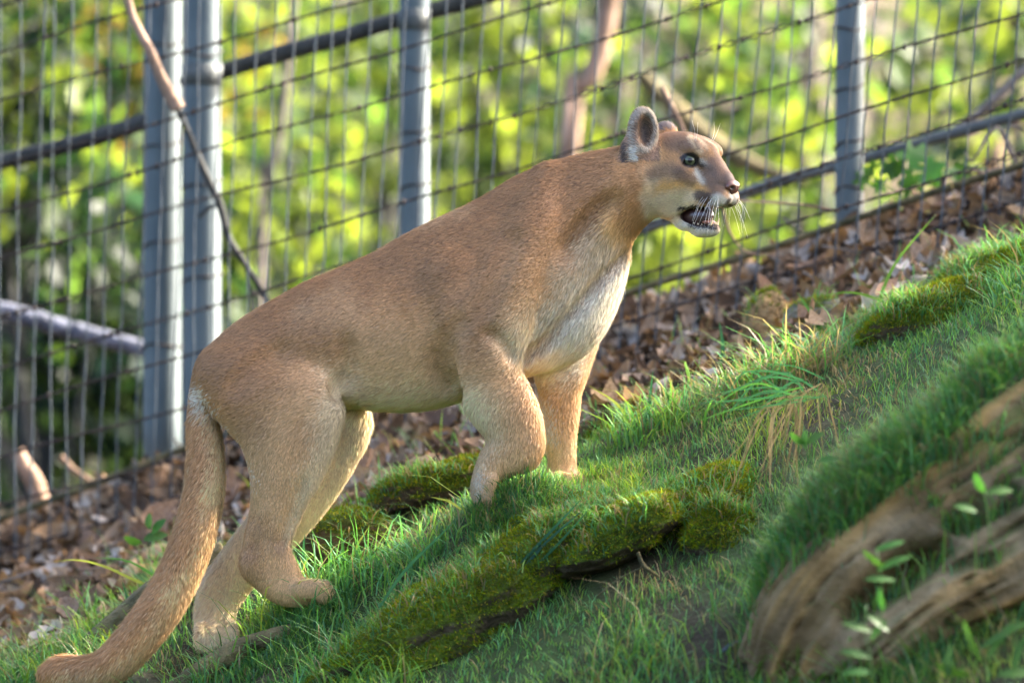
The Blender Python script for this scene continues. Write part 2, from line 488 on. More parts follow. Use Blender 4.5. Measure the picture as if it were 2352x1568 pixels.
for dy, dx in ((-36, 16), (-12, -2), (12, -12), (34, -6)):
    fld.chain([C(1114 + dx, 1100, -112 + dy, 15, 12), C(1106 + dx, 1134, -112 + dy, 16, 12), C(1120 + dx, 1158, -112 + dy, 13, 11)], 0.0018)
fld.chain([C(1290, 840, 98, 60, 50), C(1287, 892, 96, 50, 44), C(1285, 945, 94, 46, 40), C(1284, 990, 92, 41, 36), C(1290, 1045, 90, 33, 32), C(1292, 1085, 88, 34, 34), C(1298, 1108, 80, 34, 38)], 0.018)
for dy, dx in ((-38, -22), (-13, -4), (12, 4), (34, -6)):
    fld.chain([C(1296 + dx, 1100, 78 + dy, 20, 13), C(1326 + dx, 1104, 74 + dy, 20, 13), C(1344 + dx, 1118, 72 + dy, 15, 11)], 0.0025)
# hind legs
fld.chain([C(540, 872, -58, 84, 54), C(590, 905, -78, 104, 56), C(650, 950, -92, 118, 54), C(662, 1010, -96, 104, 52), C(655, 1080, -98, 82, 46), C(642, 1140, -98, 66, 40),
           C(626, 1200, -98, 57, 34), C(612, 1240, -98, 53, 30), C(597, 1280, -98, 44, 28), C(592, 1298, -98, 42, 28)], 0.022)
fld.chain([C(600, 880, -70, 100, 52), C(680, 915, -92, 92, 50), C(712, 940, -96, 80, 46), C(706, 1000, -96, 70, 42), C(672, 1080, -96, 64, 40)], 0.02)
fld.chain([C(592, 1292, -98, 43, 28), C(616, 1325, -98, 38, 28), C(650, 1354, -98, 34, 30), C(690, 1362, -98, 31, 33), C(716, 1362, -98, 29, 34)], 0.012)
fld.chain([C(625, 1270, -98, 42, 28), C(650, 1306, -98, 36, 26), C(672, 1334, -98, 26, 26)], 0.014)
for dy, dx in ((-35, -20), (-12, -4), (12, 0), (34, -10)):
    fld.chain([C(716 + dx, 1352, -98 + dy, 24, 12), C(748 + dx, 1352, -98 + dy, 23, 13), C(768 + dx, 1372, -98 + dy, 17, 12)], 0.0025)
fld.chain([C(560, 880, 58, 86, 52), C(660, 900, 80, 105, 54), C(760, 960, 88, 90, 48), C(752, 1030, 90, 76, 44), C(724, 1090, 90, 70, 42), C(680, 1155, 90, 66, 40), C(620, 1222, 88, 64, 36),
           C(560, 1290, 84, 57, 32), C(512, 1358, 80, 52, 30), C(496, 1405, 76, 47, 32), C(497, 1440, 64, 43, 34), C(500, 1455, 48, 36, 34)], 0.022)
for k, dx in enumerate((-34, -12, 12, 32)):
    fld.chain([C(500 + dx, 1440, 36, 13, 18), C(502 + dx * 1.15, 1458, 10, 12.5, 18), C(502 + dx * 1.15, 1478, -2, 12, 12)], 0.002)
# tail
fld.chain([C(500, 868, 5, 44, 40), C(474, 905, 0, 37, 34), C(468, 965, -8, 36, 34), C(474, 1045, -20, 41, 38), C(470, 1128, -34, 45, 41), C(450, 1215, -46, 46, 42), C(416, 1308, -56, 46, 43),
           C(366, 1398, -62, 47, 44), C(304, 1478, -64, 45, 43), C(246, 1532, -60, 41, 41), C(190, 1547, -30, 39, 39), C(142, 1544, 0, 38, 38), C(116, 1548, 10, 28, 28)], 0.02)
# head, in its own turned frame
def hb(f, l, h, rf, rl, rh, k=0.012, both=False, sub=False, tilt=0.0):
    for s_ in ((1, -1) if both else (1,)):
        R = HR.copy()
        if tilt:
            c, sn = math.cos(math.radians(tilt)), math.sin(math.radians(tilt))
            R = R @ np.array([[c, 0, -sn], [0, 1, 0], [sn, 0, c]])
        fld.blob(HP(f, l * s_, h), (rf / 1000, rl / 1000, rh / 1000), k, R, sub)
hb(2, 0, 5, 88, 64, 72, 0.02)
hb(42, 0, 38, 52, 44, 38, 0.014)
hb(74, 25, 40, 30, 22, 24, 0.012, True, tilt=-25)
hb(34, 44, -26, 56, 32, 50, 0.016, True)
hb(8, 34, -62, 62, 34, 50, 0.02, True)
hb(62, 30, -42, 44, 26, 36, 0.014, True)
hb(88, -37, 32, 26, 17, 20, 0.014)
hb(96, 0, 20, 34, 27, 32, 0.014, tilt=-40)
hb(120, 0, -6, 34, 25, 26, 0.014, tilt=-38)
hb(146, 0, -32, 30, 22, 22, 0.012, tilt=-38)
hb(112, 0, -48, 46, 36, 34, 0.014)
hb(140, 19, -68, 30, 22, 21, 0.008, True)
hb(160, 12, -76, 15, 14, 15, 0.006, True)
hb(112, 27, -74, 32, 15, 20, 0.010, True)
hb(78, 32, -78, 30, 16, 20, 0.012, True)
hb(168, 0, -46, 13, 17, 13, 0.006)
hb(142, 21, -74, 27, 20, 22, 0.008, True)
# lower jaw
hb(30, 26, -100, 36, 22, 26, 0.016, True)
hb(60, 18, -128, 36, 18, 20, 0.012, True)
hb(92, 0, -146, 36, 25, 17, 0.010)
hb(112, 0, -144, 18, 19, 15, 0.008)
hb(90, 0, -117, 50, 90, 19, 0.005, sub=True, tilt=-3)
# ears
ear_o = W(1477, 308, 0); ear_o[1] = -0.052
fld.blob(ear_o, (0.033, 0.026, 0.058), 0.010)
fld.blob(W(1463, 350, 0) * [1, 0, 1] + [0, -0.052, 0], (0.037, 0.030, 0.042), 0.014)
fld.blob(C(1262, 408, -18, 1)[:3], (.034, .03, .034), .02)
fld.blob(W(1485, 304, 0) * [1, 0, 1] + [0, -0.080, 0], (0.022, 0.034, 0.043), 0.005, None, True)
fld.blob(W(1531, 312, 0) * [1, 0, 1] + [0, 0.052, 0], (0.027, 0.020, 0.032), 0.012)
# eye sockets (almond, outer corner higher)
EYE = (80, 41, 11)
hb(EYE[0] + 4, EYE[1] + 6, EYE[2], 19, 15, 7.8, 0.003, True, True, tilt=24)
# grooves where muscles meet, cut a little way into the skin on both sides of the animal
def groove(pts, r, depth, k=0.016, n=10, side=-1):
    cuts = []
    for gx_, gy_ in catmull(np.array(pts, float), n):
        w = W(gx_, gy_, 0.0 if side < 0 else 0.0)
        ix = np.searchsorted(fld.ax[0], w[0]); iz = np.searchsorted(fld.ax[2], w[2])
        col_ = fld.F[ix, :, iz] < 0
        if not col_.any(): continue
        iy = np.argmax(col_) if side < 0 else len(col_) - 1 - np.argmax(col_[::-1])
        ysurf = float(fld.ax[1][iy])
        R_ = r / 1000.0
        cuts.append((w[0], ysurf + side * (R_ * 1.0 - depth / 1000.0), w[2]))
    for q in cuts: fld.blob(q, (r / 1000.0,) * 3, k, None, True)
groove([(1412, 462), (1375, 492), (1340, 532), (1312, 580)], 44, 3.5, .012, 16)
groove([(1432, 588), (1390, 628), (1330, 700), (1270, 768), (1205, 822)], 15, 13, .016, 26)
groove([(800, 790), (808, 840), (800, 890)], 40, 3, .012, 12)
groove([(1040, 900), (1014, 850), (1022, 790), (1060, 740)], 38, 3.5, .012, 16)
groove([(1180, 815), (1155, 780), (1125, 765)], 18, 5, .012, 9)
groove([(1165, 540), (1135, 640), (1100, 720)], 55, 2.5, .012, 14)
groove([(540, 880), (590, 830), (650, 800)], 50, 2.0, .012, 14)
groove([(705, 1100), (680, 1170), (655, 1240)], 16, 4, .010, 12)
groove([(590, 1150), (585, 1210), (580, 1260)], 14, 3, .010, 10)
V, Q = fld.mesh(0.0)
V = V.astype(np.float64)
T = quads_to_tris(Q)
# light laplacian smoothing
E = np.concatenate([Q[:, [0, 1]], Q[:, [1, 2]], Q[:, [2, 3]], Q[:, [3, 0]]])
deg = np.bincount(E[:, 0], minlength=len(V)) + np.bincount(E[:, 1], minlength=len(V))
headmask = smooth01((V[:, 0] - 0.24) / 0.05) * smooth01((V[:, 2] - 0.2) / 0.05)
for it in range(10):
    S_ = np.zeros_like(V)
    for c in range(3):
        S_[:, c] = np.bincount(E[:, 0], V[E[:, 1], c], len(V)) + np.bincount(E[:, 1], V[E[:, 0], c], len(V))
    S_ /= np.maximum(deg, 1)[:, None]
    lam = 0.55 * (1 - headmask * (1.0 if it >= 2 else 0.3))
    V += (S_ - V) * lam[:, None]
N_, fn = vnormals(V, T)
if (np.einsum('ij,ij->i', V[T].mean(1) - V[T].mean(1).mean(0), fn) > 0).mean() < 0.5:
    Q = Q[:, ::-1]; T = quads_to_tris(Q); N_, fn = vnormals(V, T)

# --- coat colour
TAWNY = np.array([0.61, 0.330, 0.130]); BACK = np.array([0.43, 0.230, 0.092]); LIGHT = np.array([0.80, 0.54, 0.28])
CREAM = np.array([0.82, 0.66, 0.42]); WHITE = np.array([0.86, 0.80, 0.66]); BROWN = np.array([0.13, 0.078, 0.048]); BLACK = np.array([0.012, 0.010, 0.009])
BUFF = np.array([0.88, 0.54, 0.17]); GREYB = np.array([0.27, 0.17, 0.11])

def seg_w(x, y, x1, y1, x2, y2, r, soft):
    dx, dy = x2 - x1, y2 - y1
    t = np.clip(((x - x1) * dx + (y - y1) * dy) / (dx * dx + dy * dy + 1e-9), 0, 1)
    d = np.hypot(x - (x1 + t * dx), y - (y1 + t * dy))
    return 1 - smooth01((d - r) / soft)

back_line = np.array([(442, 875), (459, 822), (509, 789), (569, 719), (620, 690), (700, 640), (780, 605), (860, 570), (915, 547), (1027, 498), (1123, 456), (1186, 425), (1240, 389), (1269, 373), (1311, 372), (1352, 362), (1431, 335), (1560, 300)], float)

def coat(P, Nn):
    x = P[:, 0] * 1000 / (1 + P[:, 1] / DIST) + 1176; y = 784 - P[:, 2] * 1000 / (1 + P[:, 1] / DIST)
    Yd = P[:, 1]
    jit = noise(P, 30, 51, 3) * 14 + noise(P, 9, 52, 2) * 16
    xx, yy = x + jit, y + jit
    c = np.tile(TAWNY, (len(P), 1))
    def mix(w, col):
        nonlocal c
        w = np.clip(w, 0, 1)[:, None]; c = c * (1 - w) + np.asarray(col) * w
    by = np.interp(x, back_line[:, 0], back_line[:, 1])
    depth = (yy - by)
    mix(0.8 * (1 - smooth01((depth - 10) / 130)), BACK)
    mix(0.85 * smooth01((depth - 110) / 190), LIGHT)
    bl = noise(P, 6.5, 55, 3)
    mix(0.55 * smooth01((bl - .02) / .4), BACK * 1.05)
    mix(0.55 * smooth01((-bl - .08) / .4), LIGHT)
    mix(0.5 * seg_w(xx, yy, 1150, 560, 1110, 740, 10, 50), BACK * 1.1)
    mix(0.5 * seg_w(xx, yy, 1010, 830, 1020, 720, 6, 45), BACK * 1.15)
    # flank, belly
    mix(0.95 * seg_w(xx, yy, 830, 945, 1070, 950, 28, 85), CREAM * 1.12)
    mix(0.55 * seg_w(xx, yy, 800, 850, 1000, 880, 10, 60), LIGHT * 1.1)
    # darker coat at shoulder crease and neck, with fold shading painted in
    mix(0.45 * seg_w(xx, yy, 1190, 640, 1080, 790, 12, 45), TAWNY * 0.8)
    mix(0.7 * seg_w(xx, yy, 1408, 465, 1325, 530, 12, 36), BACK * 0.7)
    # chest: pale
    mix(0.9 * seg_w(xx, yy, 1210, 790, 1340, 690, 22, 70), CREAM * 1.05)
    mix(0.9 * seg_w(xx, yy, 1270, 810, 1410, 640, 30, 70), WHITE)
    mix(0.8 * seg_w(xx, yy, 1360, 570, 1470, 505, 10, 45), CREAM)
    mix(0.8 * seg_w(xx, yy, 1300, 640, 1370, 600, 5, 50), CREAM * 0.8)
    mix(0.6 * seg_w(x, y, 1425, 590, 1215, 818, 2, 14) * (Yd < .05), TAWNY * .55)  # fold shadow painted as a dark line along the chest groove
    # throat and neck side warm cream
    mix(0.85 * seg_w(xx, yy, 1475, 440, 1430, 510, 20, 45), BUFF * np.array([1.1, 1.15, 1.4]))
    # hind quarters
    mix(0.6 * seg_w(xx, yy, 640, 760, 760, 790, 15, 70), BACK * 1.05)
    mix(0.95 * seg_w(xx, yy, 790, 895, 765, 1020, 16, 66) * (Yd < 0.0), CREAM * 1.04)
    mix(0.95 * seg_w(xx, yy, 755, 1030, 690, 1210, 14, 54) * (Yd < 0.0), CREAM)
    mix(0.95 * np.maximum(np.maximum(seg_w(x, y, 446, 900, 482, 972, 5, 15), seg_w(x, y, 482, 972, 524, 1016, 3, 12)), seg_w(x, y, 524, 1016, 572, 1110, 2, 11)) * (Yd < 0.05), WHITE * 1.05)
    leg = smooth01((y - 960) / 80)
    TL = catmull(np.array([W(a, b, cY) for a, b, cY in ((470, 925, -.004), (468, 965, -.008), (474, 1045, -.020), (470, 1128, -.034), (450, 1215, -.046), (416, 1308, -.056), (366, 1398, -.062), (304, 1478, -.064), (246, 1532, -.060), (190, 1547, -.030), (142, 1544, 0), (112, 1548, .010))]), 46)
    cand = (x < 560) & (y > 900)
    td = np.full(len(P), 1.0)
    if cand.any(): td[cand] = np.sqrt(((P[cand][:, None, :] - TL[None]) ** 2).sum(-1)).min(1)
    tail = (td < 0.056).astype(float)
    sgn = np.where((x < 1000), np.where(Yd > -.052, 1.0, -1.0), np.sign(Yd))
    inner = smooth01((sgn * -Nn[:, 1] + 0.35) / 0.6)
    inner = np.where((x < 600) & (y > 1380) & (Yd > -.052), 1.0, inner)
    mix(leg * (1 - tail) * inner * 0.92 * (x < 1000), CREAM * 1.1)
    mix(leg * (1 - tail) * inner * 0.35 * (x > 1000), CREAM)
    mix(0.8 * seg_w(xx, yy, 1245, 930, 1262, 1000, 6, 28) * (Yd > 0.02), WHITE * np.array([.8, .85, .95]))
    mix(0.5 * smooth01((y - 1000) / 80) * (x > 1000) * (x < 1360), LIGHT)
    mix(0.45 * seg_w(xx, yy, 625, 1230, 645, 1260, 6, 30) * (Yd < 0), GREYB)
    mix(0.85 * seg_w(xx, yy, 1092, 1085, 1095, 1140, 4, 18), WHITE * 0.9)
    mix(0.8 * seg_w(xx, yy, 1095, 1070, 1130, 1000, 2, 20) * (Yd < 0), CREAM * 1.1)
    mix(0.55 * seg_w(xx, yy, 590, 1200, 575, 1290, 4, 18) * (Yd < 0), BACK)
    # tail
    tl = np.array([(470, 900), (474, 1045), (470, 1128), (450, 1215), (416, 1308), (366, 1398), (304, 1478), (246, 1532), (118, 1550)], float)
    tx = np.interp(y, tl[:, 1], tl[:, 0])
    side = (xx - tx) / 48.0
    tcol = TAWNY * 1.02 + (LIGHT * 1.25 - TAWNY) * smooth01((side + 0.25) / 0.8)[:, None]
    tcol = tcol * (1 - 0.35 * smooth01((side - 0.55) / 0.4))[:, None]
    stre = noise(np.stack([side * 2.2, y * 0.0 + 1, y * 0.011], -1), 1.6, 77, 2)
    tcol = tcol * (1 + 0.28 * stre)[:, None]
    w = (tail * (smooth01((y - 920) / 60)))[:, None]; c = c * (1 - w) + tcol * w
    # head, painted on the camera side and mirrored
    L = head_local(P); f, l, h = L[:, 0], np.abs(L[:, 1]), L[:, 2]
    hw = smooth01((f + 75) / 30) * (P[:, 2] > 0.2) * (P[:, 0] > 0.22)
    jx = noise(P, 60, 61, 2) * 3.5
    hx = HX + f * HYAW[0] - l * HYAW[1] + jx; hy = HY - h + jx
    cb = c.copy()
    c = np.tile(np.array([0.62, 0.345, 0.135]), (len(P), 1))
    mix(0.8 * seg_w(hx, hy, 1545, 320, 1600, 325, 12, 30), np.array([0.34, 0.20, 0.12]))
    mix(0.97 * seg_w(hx, hy, 1500, 445, 1592, 442, 12, 24), BUFF)
    mix(0.6 * seg_w(hx, hy, 1490, 400, 1540, 400, 8, 24), LIGHT)
    mix(0.95 * seg_w(hx, hy, 1505, 478, 1575, 462, 16, 24), CREAM * 1.1)
    mix(0.7 * seg_w(hx, hy, 1485, 455, 1500, 420, 6, 18), CREAM)
    mix(0.6 * seg_w(hx, hy, 1498, 405, 1560, 388, 5, 18), np.array([0.27, 0.145, 0.065]))
    mix(0.25 * seg_w(hx, hy, 1530, 330, 1572, 345, 6, 18), np.array([0.25, 0.14, 0.08]))
    mix(0.7 * seg_w(hx, hy, 1560, 402, 1585, 418, 6, 18), np.array([0.19, 0.12, 0.07]))
    mix(0.95 * seg_w(hx, hy, 1598, 398, 1612, 418, 3, 11), WHITE)
    mix(0.7 * seg_w(hx, hy, 1606, 372, 1622, 385, 2, 9), WHITE * 0.8)
    mix(0.75 * seg_w(hx, hy, 1585, 320, 1605, 352, 3, 9), CREAM)
    mix(0.7 * seg_w(hx, hy, 1604, 318, 1622, 345, 1, 7), CREAM)
    mix(0.7 * seg_w(hx, hy, 1597, 330, 1602, 345, 2, 7), BROWN * 1.3)
    mix(0.75 * seg_w(hx, hy, 1640, 385, 1680, 415, 12, 18), GREYB * np.array([1.05, 1., 1.05]))
    mix(0.8 * seg_w(hx, hy, 1622, 400, 1645, 440, 9, 16), GREYB * .85)
    mix(0.6 * (1 - smooth01((l - 4) / 12)) * (h > 10) * (f > -20), GREYB * .8)
    mix(0.85 * smooth01((f - 150) / 14) * (h > -48), GREYB * .75)
    mix(0.9 * seg_w(hx, hy, 1607, 452, 1625, 462, 9, 10), BROWN * 0.75)
    mix(0.95 * seg_w(hx, hy, 1645, 466, 1668, 478, 10, 12), WHITE)
    mix(0.9 * seg_w(hx, hy, 1682, 452, 1686, 480, 9, 8), WHITE)
    mix(0.95 * seg_w(hx, hy, 1557, 520, 1640, 545, 12, 16), WHITE)
    mix(0.9 * seg_w(hx, hy, 1555, 470, 1562, 500, 8, 12), CREAM * 1.1)
    mix(0.95 * seg_w(hx, hy, 1558, 480, 1600, 478, 1.5, 4) * (h > -112), BLACK * 2)
    mix(0.95 * seg_w(hx, hy, 1585, 518, 1640, 524, 2, 4), BLACK * 2)
    # lips around the cut mouth, inside dark
    inm = (np.abs(f - 88) < 52) & (np.abs(h + 115) < 23.5) & (l < 34)
    mix(0.95 * inm * smooth01((30 - l) / 8), np.array([0.05, 0.02, 0.018]))
    # eye rim, tear mark
    ex, ey = HX + EYE[0] * .8 - EYE[1] * .6, HY - EYE[2]
    de = np.hypot((hx - ex) / 1.25, hy - ey + 1.5)
    mix(0.98 * (1 - smooth01((de - 15.0) / 5)), BLACK)
    mix(0.85 * seg_w(hx, hy, 1598, 378, 1612, 384, 2.5, 6), BLACK * 2)
    mix(0.8 * seg_w(hx, hy, 1562, 366, 1570, 360, 2, 5), BLACK * 3)
    # mouth line front and nostril
    mix(0.9 * seg_w(hx, hy, 1655, 485, 1672, 462, 1.5, 4), BROWN)
    # ears (real screen position)
    ear = (y < 372) & (x > 1425) & (x < 1520) & (Yd < 0.01)
    er = np.hypot((x - 1481) / 27, (y - 303) / 44)
    mix(ear * 0.85, GREYB * 1.15)
    mix(ear * 0.85 * (1 - smooth01((er - 0.55) / 0.25)), np.array([0.10, 0.07, 0.05]))
    mix(ear * 0.8 * smooth01((er - 0.75) / 0.15) * (1 - smooth01((er - 1.15) / 0.1)), np.array([0.42, 0.38, 0.30]))
    mix(ear * 0.9 * seg_w(x, y, 1458, 345, 1462, 365, 4, 8), WHITE)
    mix(ear * 0.8 * seg_w(x, y, 1436, 330, 1442, 372, 4, 8), np.array([0.05, 0.04, 0.035]))
    ear2 = (y < 300) & (x > 1505) & (x < 1565) & (Yd > 0.02)
    mix(ear2 * 0.8, np.array([0.20, 0.19, 0.20]))
    c = cb * (1 - hw[:, None]) + c * hw[:, None]
    return np.clip(c, 0.003, 0.9)

def fur_len(P):
    x = P[:, 0] * 1000 + 1176; y = 784 - P[:, 2] * 1000
    L = np.full(len(P), 12.0)
    L += 8 * seg_w(x, y, 830, 930, 1050, 940, 20, 50)
    L += 8 * seg_w(x, y, 1250, 800, 1420, 620, 40, 50)
    L += 7 * seg_w(x, y, 1360, 560, 1480, 505, 20, 50)
    L += 6 * (x < 500) * (y > 930) * (y > 1120 - (x - 300) * 1.2)
    L -= 4 * smooth01((y - 1000) / 100) * (x > 540)
    L += 4 * seg_w(x, y, 872, 960, 700, 1240, 20, 20)
    hl = head_local(P); f = hl[:, 0]
    hd = (P[:, 2] > 0.22) * (P[:, 0] > 0.24)
    head_len = np.interp(f, [-60, 0, 60, 110, 150, 175], [13, 10, 7, 4.5, 3, 1.2])
    L = np.where(hd > 0, head_len, L)
    de = np.hypot(f - EYE[0], hl[:, 2] - EYE[2])
    L = np.where((hd > 0) & (de < 22), np.minimum(L, 2.0), L)
    return L / 1000

vc = coat(V, N_)
cat_base = W(900, 1330, 0)
cat = empty('cougar', cat_base, 'tawny cougar climbing the grassy slope with its mouth half open, looking uphill', 'cougar')
body = obj('body', mesh_np('cougar_body', V, Q, True, vc * 0.8, N_), M['fur']); under(cat, body)

# --- fur, drawn as short tapered strips growing from the skin
area = np.linalg.norm(fn, axis=1) * 0.5
cen = V[T].mean(1); nface = fn / (np.linalg.norm(fn, axis=1)[:, None] + 1e-12)
wgt = area * (0.22 + 0.78 * smooth01((0.45 - nface[:, 1]) / 0.5))
hd = ((cen[:, 2] > 0.22) & (cen[:, 0] > 0.24))
hl_ = head_local(cen)
bare = hd & (((np.abs(hl_[:, 0] - 88) < 49) & (np.abs(hl_[:, 2] + 115) < 21) & (np.abs(hl_[:, 1]) < 30)) |
             ((hl_[:, 0] > 166) & (hl_[:, 2] > -60) & (np.abs(hl_[:, 1]) < 18)))
wgt = wgt * np.where(hd, 2.2, 1.0) * np.where(bare, 0.0, 1.0)
NH = 330000
pick = rng.choice(len(T), NH, p=wgt / wgt.sum())
u, v = rng.random(NH), rng.random(NH); sw = u + v > 1; u[sw] = 1 - u[sw]; v[sw] = 1 - v[sw]
b0 = (1 - u - v)[:, None]; b1 = u[:, None]; b2 = v[:, None]
R0 = V[T[pick, 0]] * b0 + V[T[pick, 1]] * b1 + V[T[pick, 2]] * b2
RN = N_[T[pick, 0]] * b0 + N_[T[pick, 1]] * b1 + N_[T[pick, 2]] * b2; RN /= np.linalg.norm(RN, axis=1)[:, None] + 1e-9
jt = rng.normal(0, 1, (NH, 3)) * np.where((R0[:, 0] > .22) & (R0[:, 2] > .2), .0022, .012)[:, None] * [1, 0, 1]
HC = coat(R0 + jt, RN)
x = R0[:, 0] * 1000 + 1176; y = 784 - R0[:, 2] * 1000
flow = np.tile(np.array([-0.86, 0, -0.42]), (NH, 1))
lw = smooth01((y - 880 + 0.15 * (x - 900)) / 160)[:, None]
flow = flow * (1 - lw) + np.array([-0.15, 0, -1.0]) * lw
cw = seg_w(x, y, 1230, 800, 1440, 580, 40, 60)[:, None]
flow = flow * (1 - cw) + np.array([-0.45, 0, -0.85]) * cw
tw = ((x < 520) & (y > 920))[:, None] * 1.0
flow = flow * (1 - tw) + np.array([-0.45, 0, -0.9]) * tw
nose = HP(175, 0, -45)
hfl = R0 - nose; hfl /= np.linalg.norm(hfl, axis=1)[:, None] + 1e-9
hm = ((R0[:, 2] > 0.2) * smooth01((R0[:, 0] - 0.24) / 0.06))[:, None]
flow = flow * (1 - hm) + hfl * hm
flow = flow + np.stack([noise(R0, 12, 81, 2), noise(R0, 12, 82, 2), noise(R0, 12, 83, 2)], -1) * 0.35
flow = flow - RN * np.einsum('ij,ij->i', flow, RN)[:, None]
flow /= np.linalg.norm(flow, axis=1)[:, None] + 1e-9
lenh = fur_len(R0) * rng.uniform(0.65, 1.25, NH)
lift = rng.uniform(0.12, 0.42, NH)
lift = np.where((x < 520) & (y > 930), lift + 0.15, lift)
D1 = flow * (1 - lift * 0.35)[:, None] + RN * (lift * 1.25)[:, None] + rng.normal(0, 0.10, (NH, 3))
D1 /= np.linalg.norm(D1, axis=1)[:, None]
D2 = flow + RN * (lift * 0.45)[:, None] + rng.normal(0, 0.12, (NH, 3)); D2 /= np.linalg.norm(D2, axis=1)[:, None]
P1 = R0 + D1 * (lenh * 0.5)[:, None]; P2 = P1 + D2 * (lenh * 0.55)[:, None]
R0b = R0 - RN * 0.001
Wd = np.cross(D1, RN); Wd /= np.linalg.norm(Wd, axis=1)[:, None] + 1e-9
wd = np.where(hm[:, 0] > 0.5, 0.0006, 0.0011) * rng.uniform(0.7, 1.3, NH)
Wv = Wd * wd[:, None]
FV = np.stack([R0b - Wv, R0b + Wv, P1 + Wv * 0.8, P1 - Wv * 0.8, P2], 1).reshape(-1, 3)
base = np.arange(NH)[:, None] * 5
FT = np.concatenate([base + [0, 1, 2], base + [0, 2, 3], base + [3, 2, 4]])
clump = 1 + 0.10 * noise(R0, 55, 91, 2) + 0.10 * noise(R0, 14, 92, 2)
br = (rng.normal(1.0, 0.09, NH) * clump)[:, None]
dark = (rng.random(NH) < 0.06)[:, None] * (1 - smooth01((HC.mean(1) - 0.3) / 0.2))[:, None]
earh = (R0[:, 2] > W(0, 372)[2]) & (R0[:, 0] > W(1425, 0)[0]) & (R0[:, 0] < W(1522, 0)[0]) & (R0[:, 1] < .01)
br = np.where(earh[:, None], br * rng.uniform(.55, 1.9, (NH, 1)), br)
hc = HC * br * (1 - 0.45 * dark)
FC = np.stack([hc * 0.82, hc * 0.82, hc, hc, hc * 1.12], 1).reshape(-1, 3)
FNn = RN + rng.normal(0, 0.16, (NH, 3)) + D1 * 0.15; FNn /= np.linalg.norm(FNn, axis=1)[:, None]
FN = np.repeat(FNn, 5, axis=0)
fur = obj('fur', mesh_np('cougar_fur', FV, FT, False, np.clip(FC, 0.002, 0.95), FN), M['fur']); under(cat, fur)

# --- eyes, nose, mouth, teeth, whiskers
def sphere_arrays(c, r, nu=24, nv=14, R=None):
    th = np.linspace(0, math.pi, nv + 1); ph = np.linspace(0, 2 * math.pi, nu, endpoint=False)
    TH, PH = np.meshgrid(th, ph, indexing='ij')
    S = np.stack([np.cos(TH), np.sin(TH) * np.cos(PH), np.sin(TH) * np.sin(PH)], -1).reshape(-1, 3) * np.asarray(r)
    if R is not None: S = S @ np.asarray(R).T
    i, j = np.meshgrid(np.arange(nv), np.arange(nu), indexing='ij'); j2 = (j + 1) % nu
    Qq = np.stack([i * nu + j, i * nu + j2, (i + 1) * nu + j2, (i + 1) * nu + j], -1).reshape(-1, 4)
    return S + np.asarray(c), Qq[:, ::-1]

def glossy_attr(name, rough, coat_w=0.0):
    m = principled(name, (1, 1, 1), rough, attr=True, spec=0.6)
    for n in m.node_tree.nodes:
        if n.type == 'BSDF_PRINCIPLED':
            n.inputs['Coat Weight'].default_value = coat_w; n.inputs['Coat Roughness'].default_value = 0.03
    return m
M['eye'] = glossy_attr('wet_eye', 0.12, 0.0)
M['nose'] = glossy_attr('nose_leather', 0.45, 0.15)
M['mouth'] = glossy_attr('wet_mouth', 0.35, 0.4)
M['tooth'] = principled('tooth_enamel', (0.50, 0.40, 0.24), 0.3, spec=0.5)
M['whisker'] = principled('whisker', (0.85, 0.85, 0.83), 0.4, transl=0.3)
for s_ in (1, -1):
    look = np.array([0.62, s_ * 0.74, 0.0]); look /= np.linalg.norm(look)
    up = np.array([0, 0, 1.0]); side = np.cross(up, look)
    Rl = np.stack([look, side, up], 1)         # local x along gaze
    ec = HP(EYE[0] - 8, (EYE[1] - 10) * s_, EYE[2])
    SV, SQ = sphere_arrays((0, 0, 0), (0.0165, 0.0165, 0.0165), 40, 40)
    ang = np.degrees(np.arccos(np.clip(SV[:, 0] / 0.0165, -1, 1)))
    ec_col = np.tile(np.array([0.04, 0.035, 0.03]), (len(SV), 1))
    ec_col[ang < 52] = (0.02, 0.02, 0.015); ec_col[ang < 48] = (0.025, 0.03, 0.018); ec_col[ang < 44] = (0.06, 0.07, 0.035); ec_col[ang < 20] = (0.004, 0.004, 0.004)
    HRm = HR.copy()
    SVw = (SV @ Rl.T) @ HRm.T + ec
    e = obj('eye', mesh_np('eye', SVw, SQ, True, ec_col), M['eye']); under(cat, e)
# nose pad
NV, NQ = sphere_arrays((0, 0, 0), (1, 1, 1), 48, 32)
loc = NV * np.array([14.5, 23.0, 15.5])
hole = np.exp(-(((np.abs(loc[:, 1]) - 14) / 5.5) ** 2 + ((loc[:, 2] + 2.0) / 4.2) ** 2)) * (loc[:, 0] > 0)
phil = np.exp(-((loc[:, 1] / 1.5) ** 2)) * (loc[:, 2] < 1) * (loc[:, 0] > 0)
taper = 1 - 0.45 * smooth01((-loc[:, 2] - 1) / 10)
loc[:, 1] *= taper
loc[:, 0] -= hole * 7 + phil * 2.0
ncol = np.array([0.13, 0.052, 0.034]) * (1 - 0.25 * smooth01((loc[:, 2] - 2) / 8))[:, None]
ncol = ncol * (1 - 0.93 * np.clip(hole * 1.3, 0, 1))[:, None] * (1 - 0.6 * phil)[:, None]
NW = np.array([HP(170 + a * 1.0, b, -50 + c_ * 1.05) for a, b, c_ in loc])
under(cat, obj('nose', mesh_np('nose', NW, NQ, True, np.clip(ncol, 0.004, 1)), M['nose']))
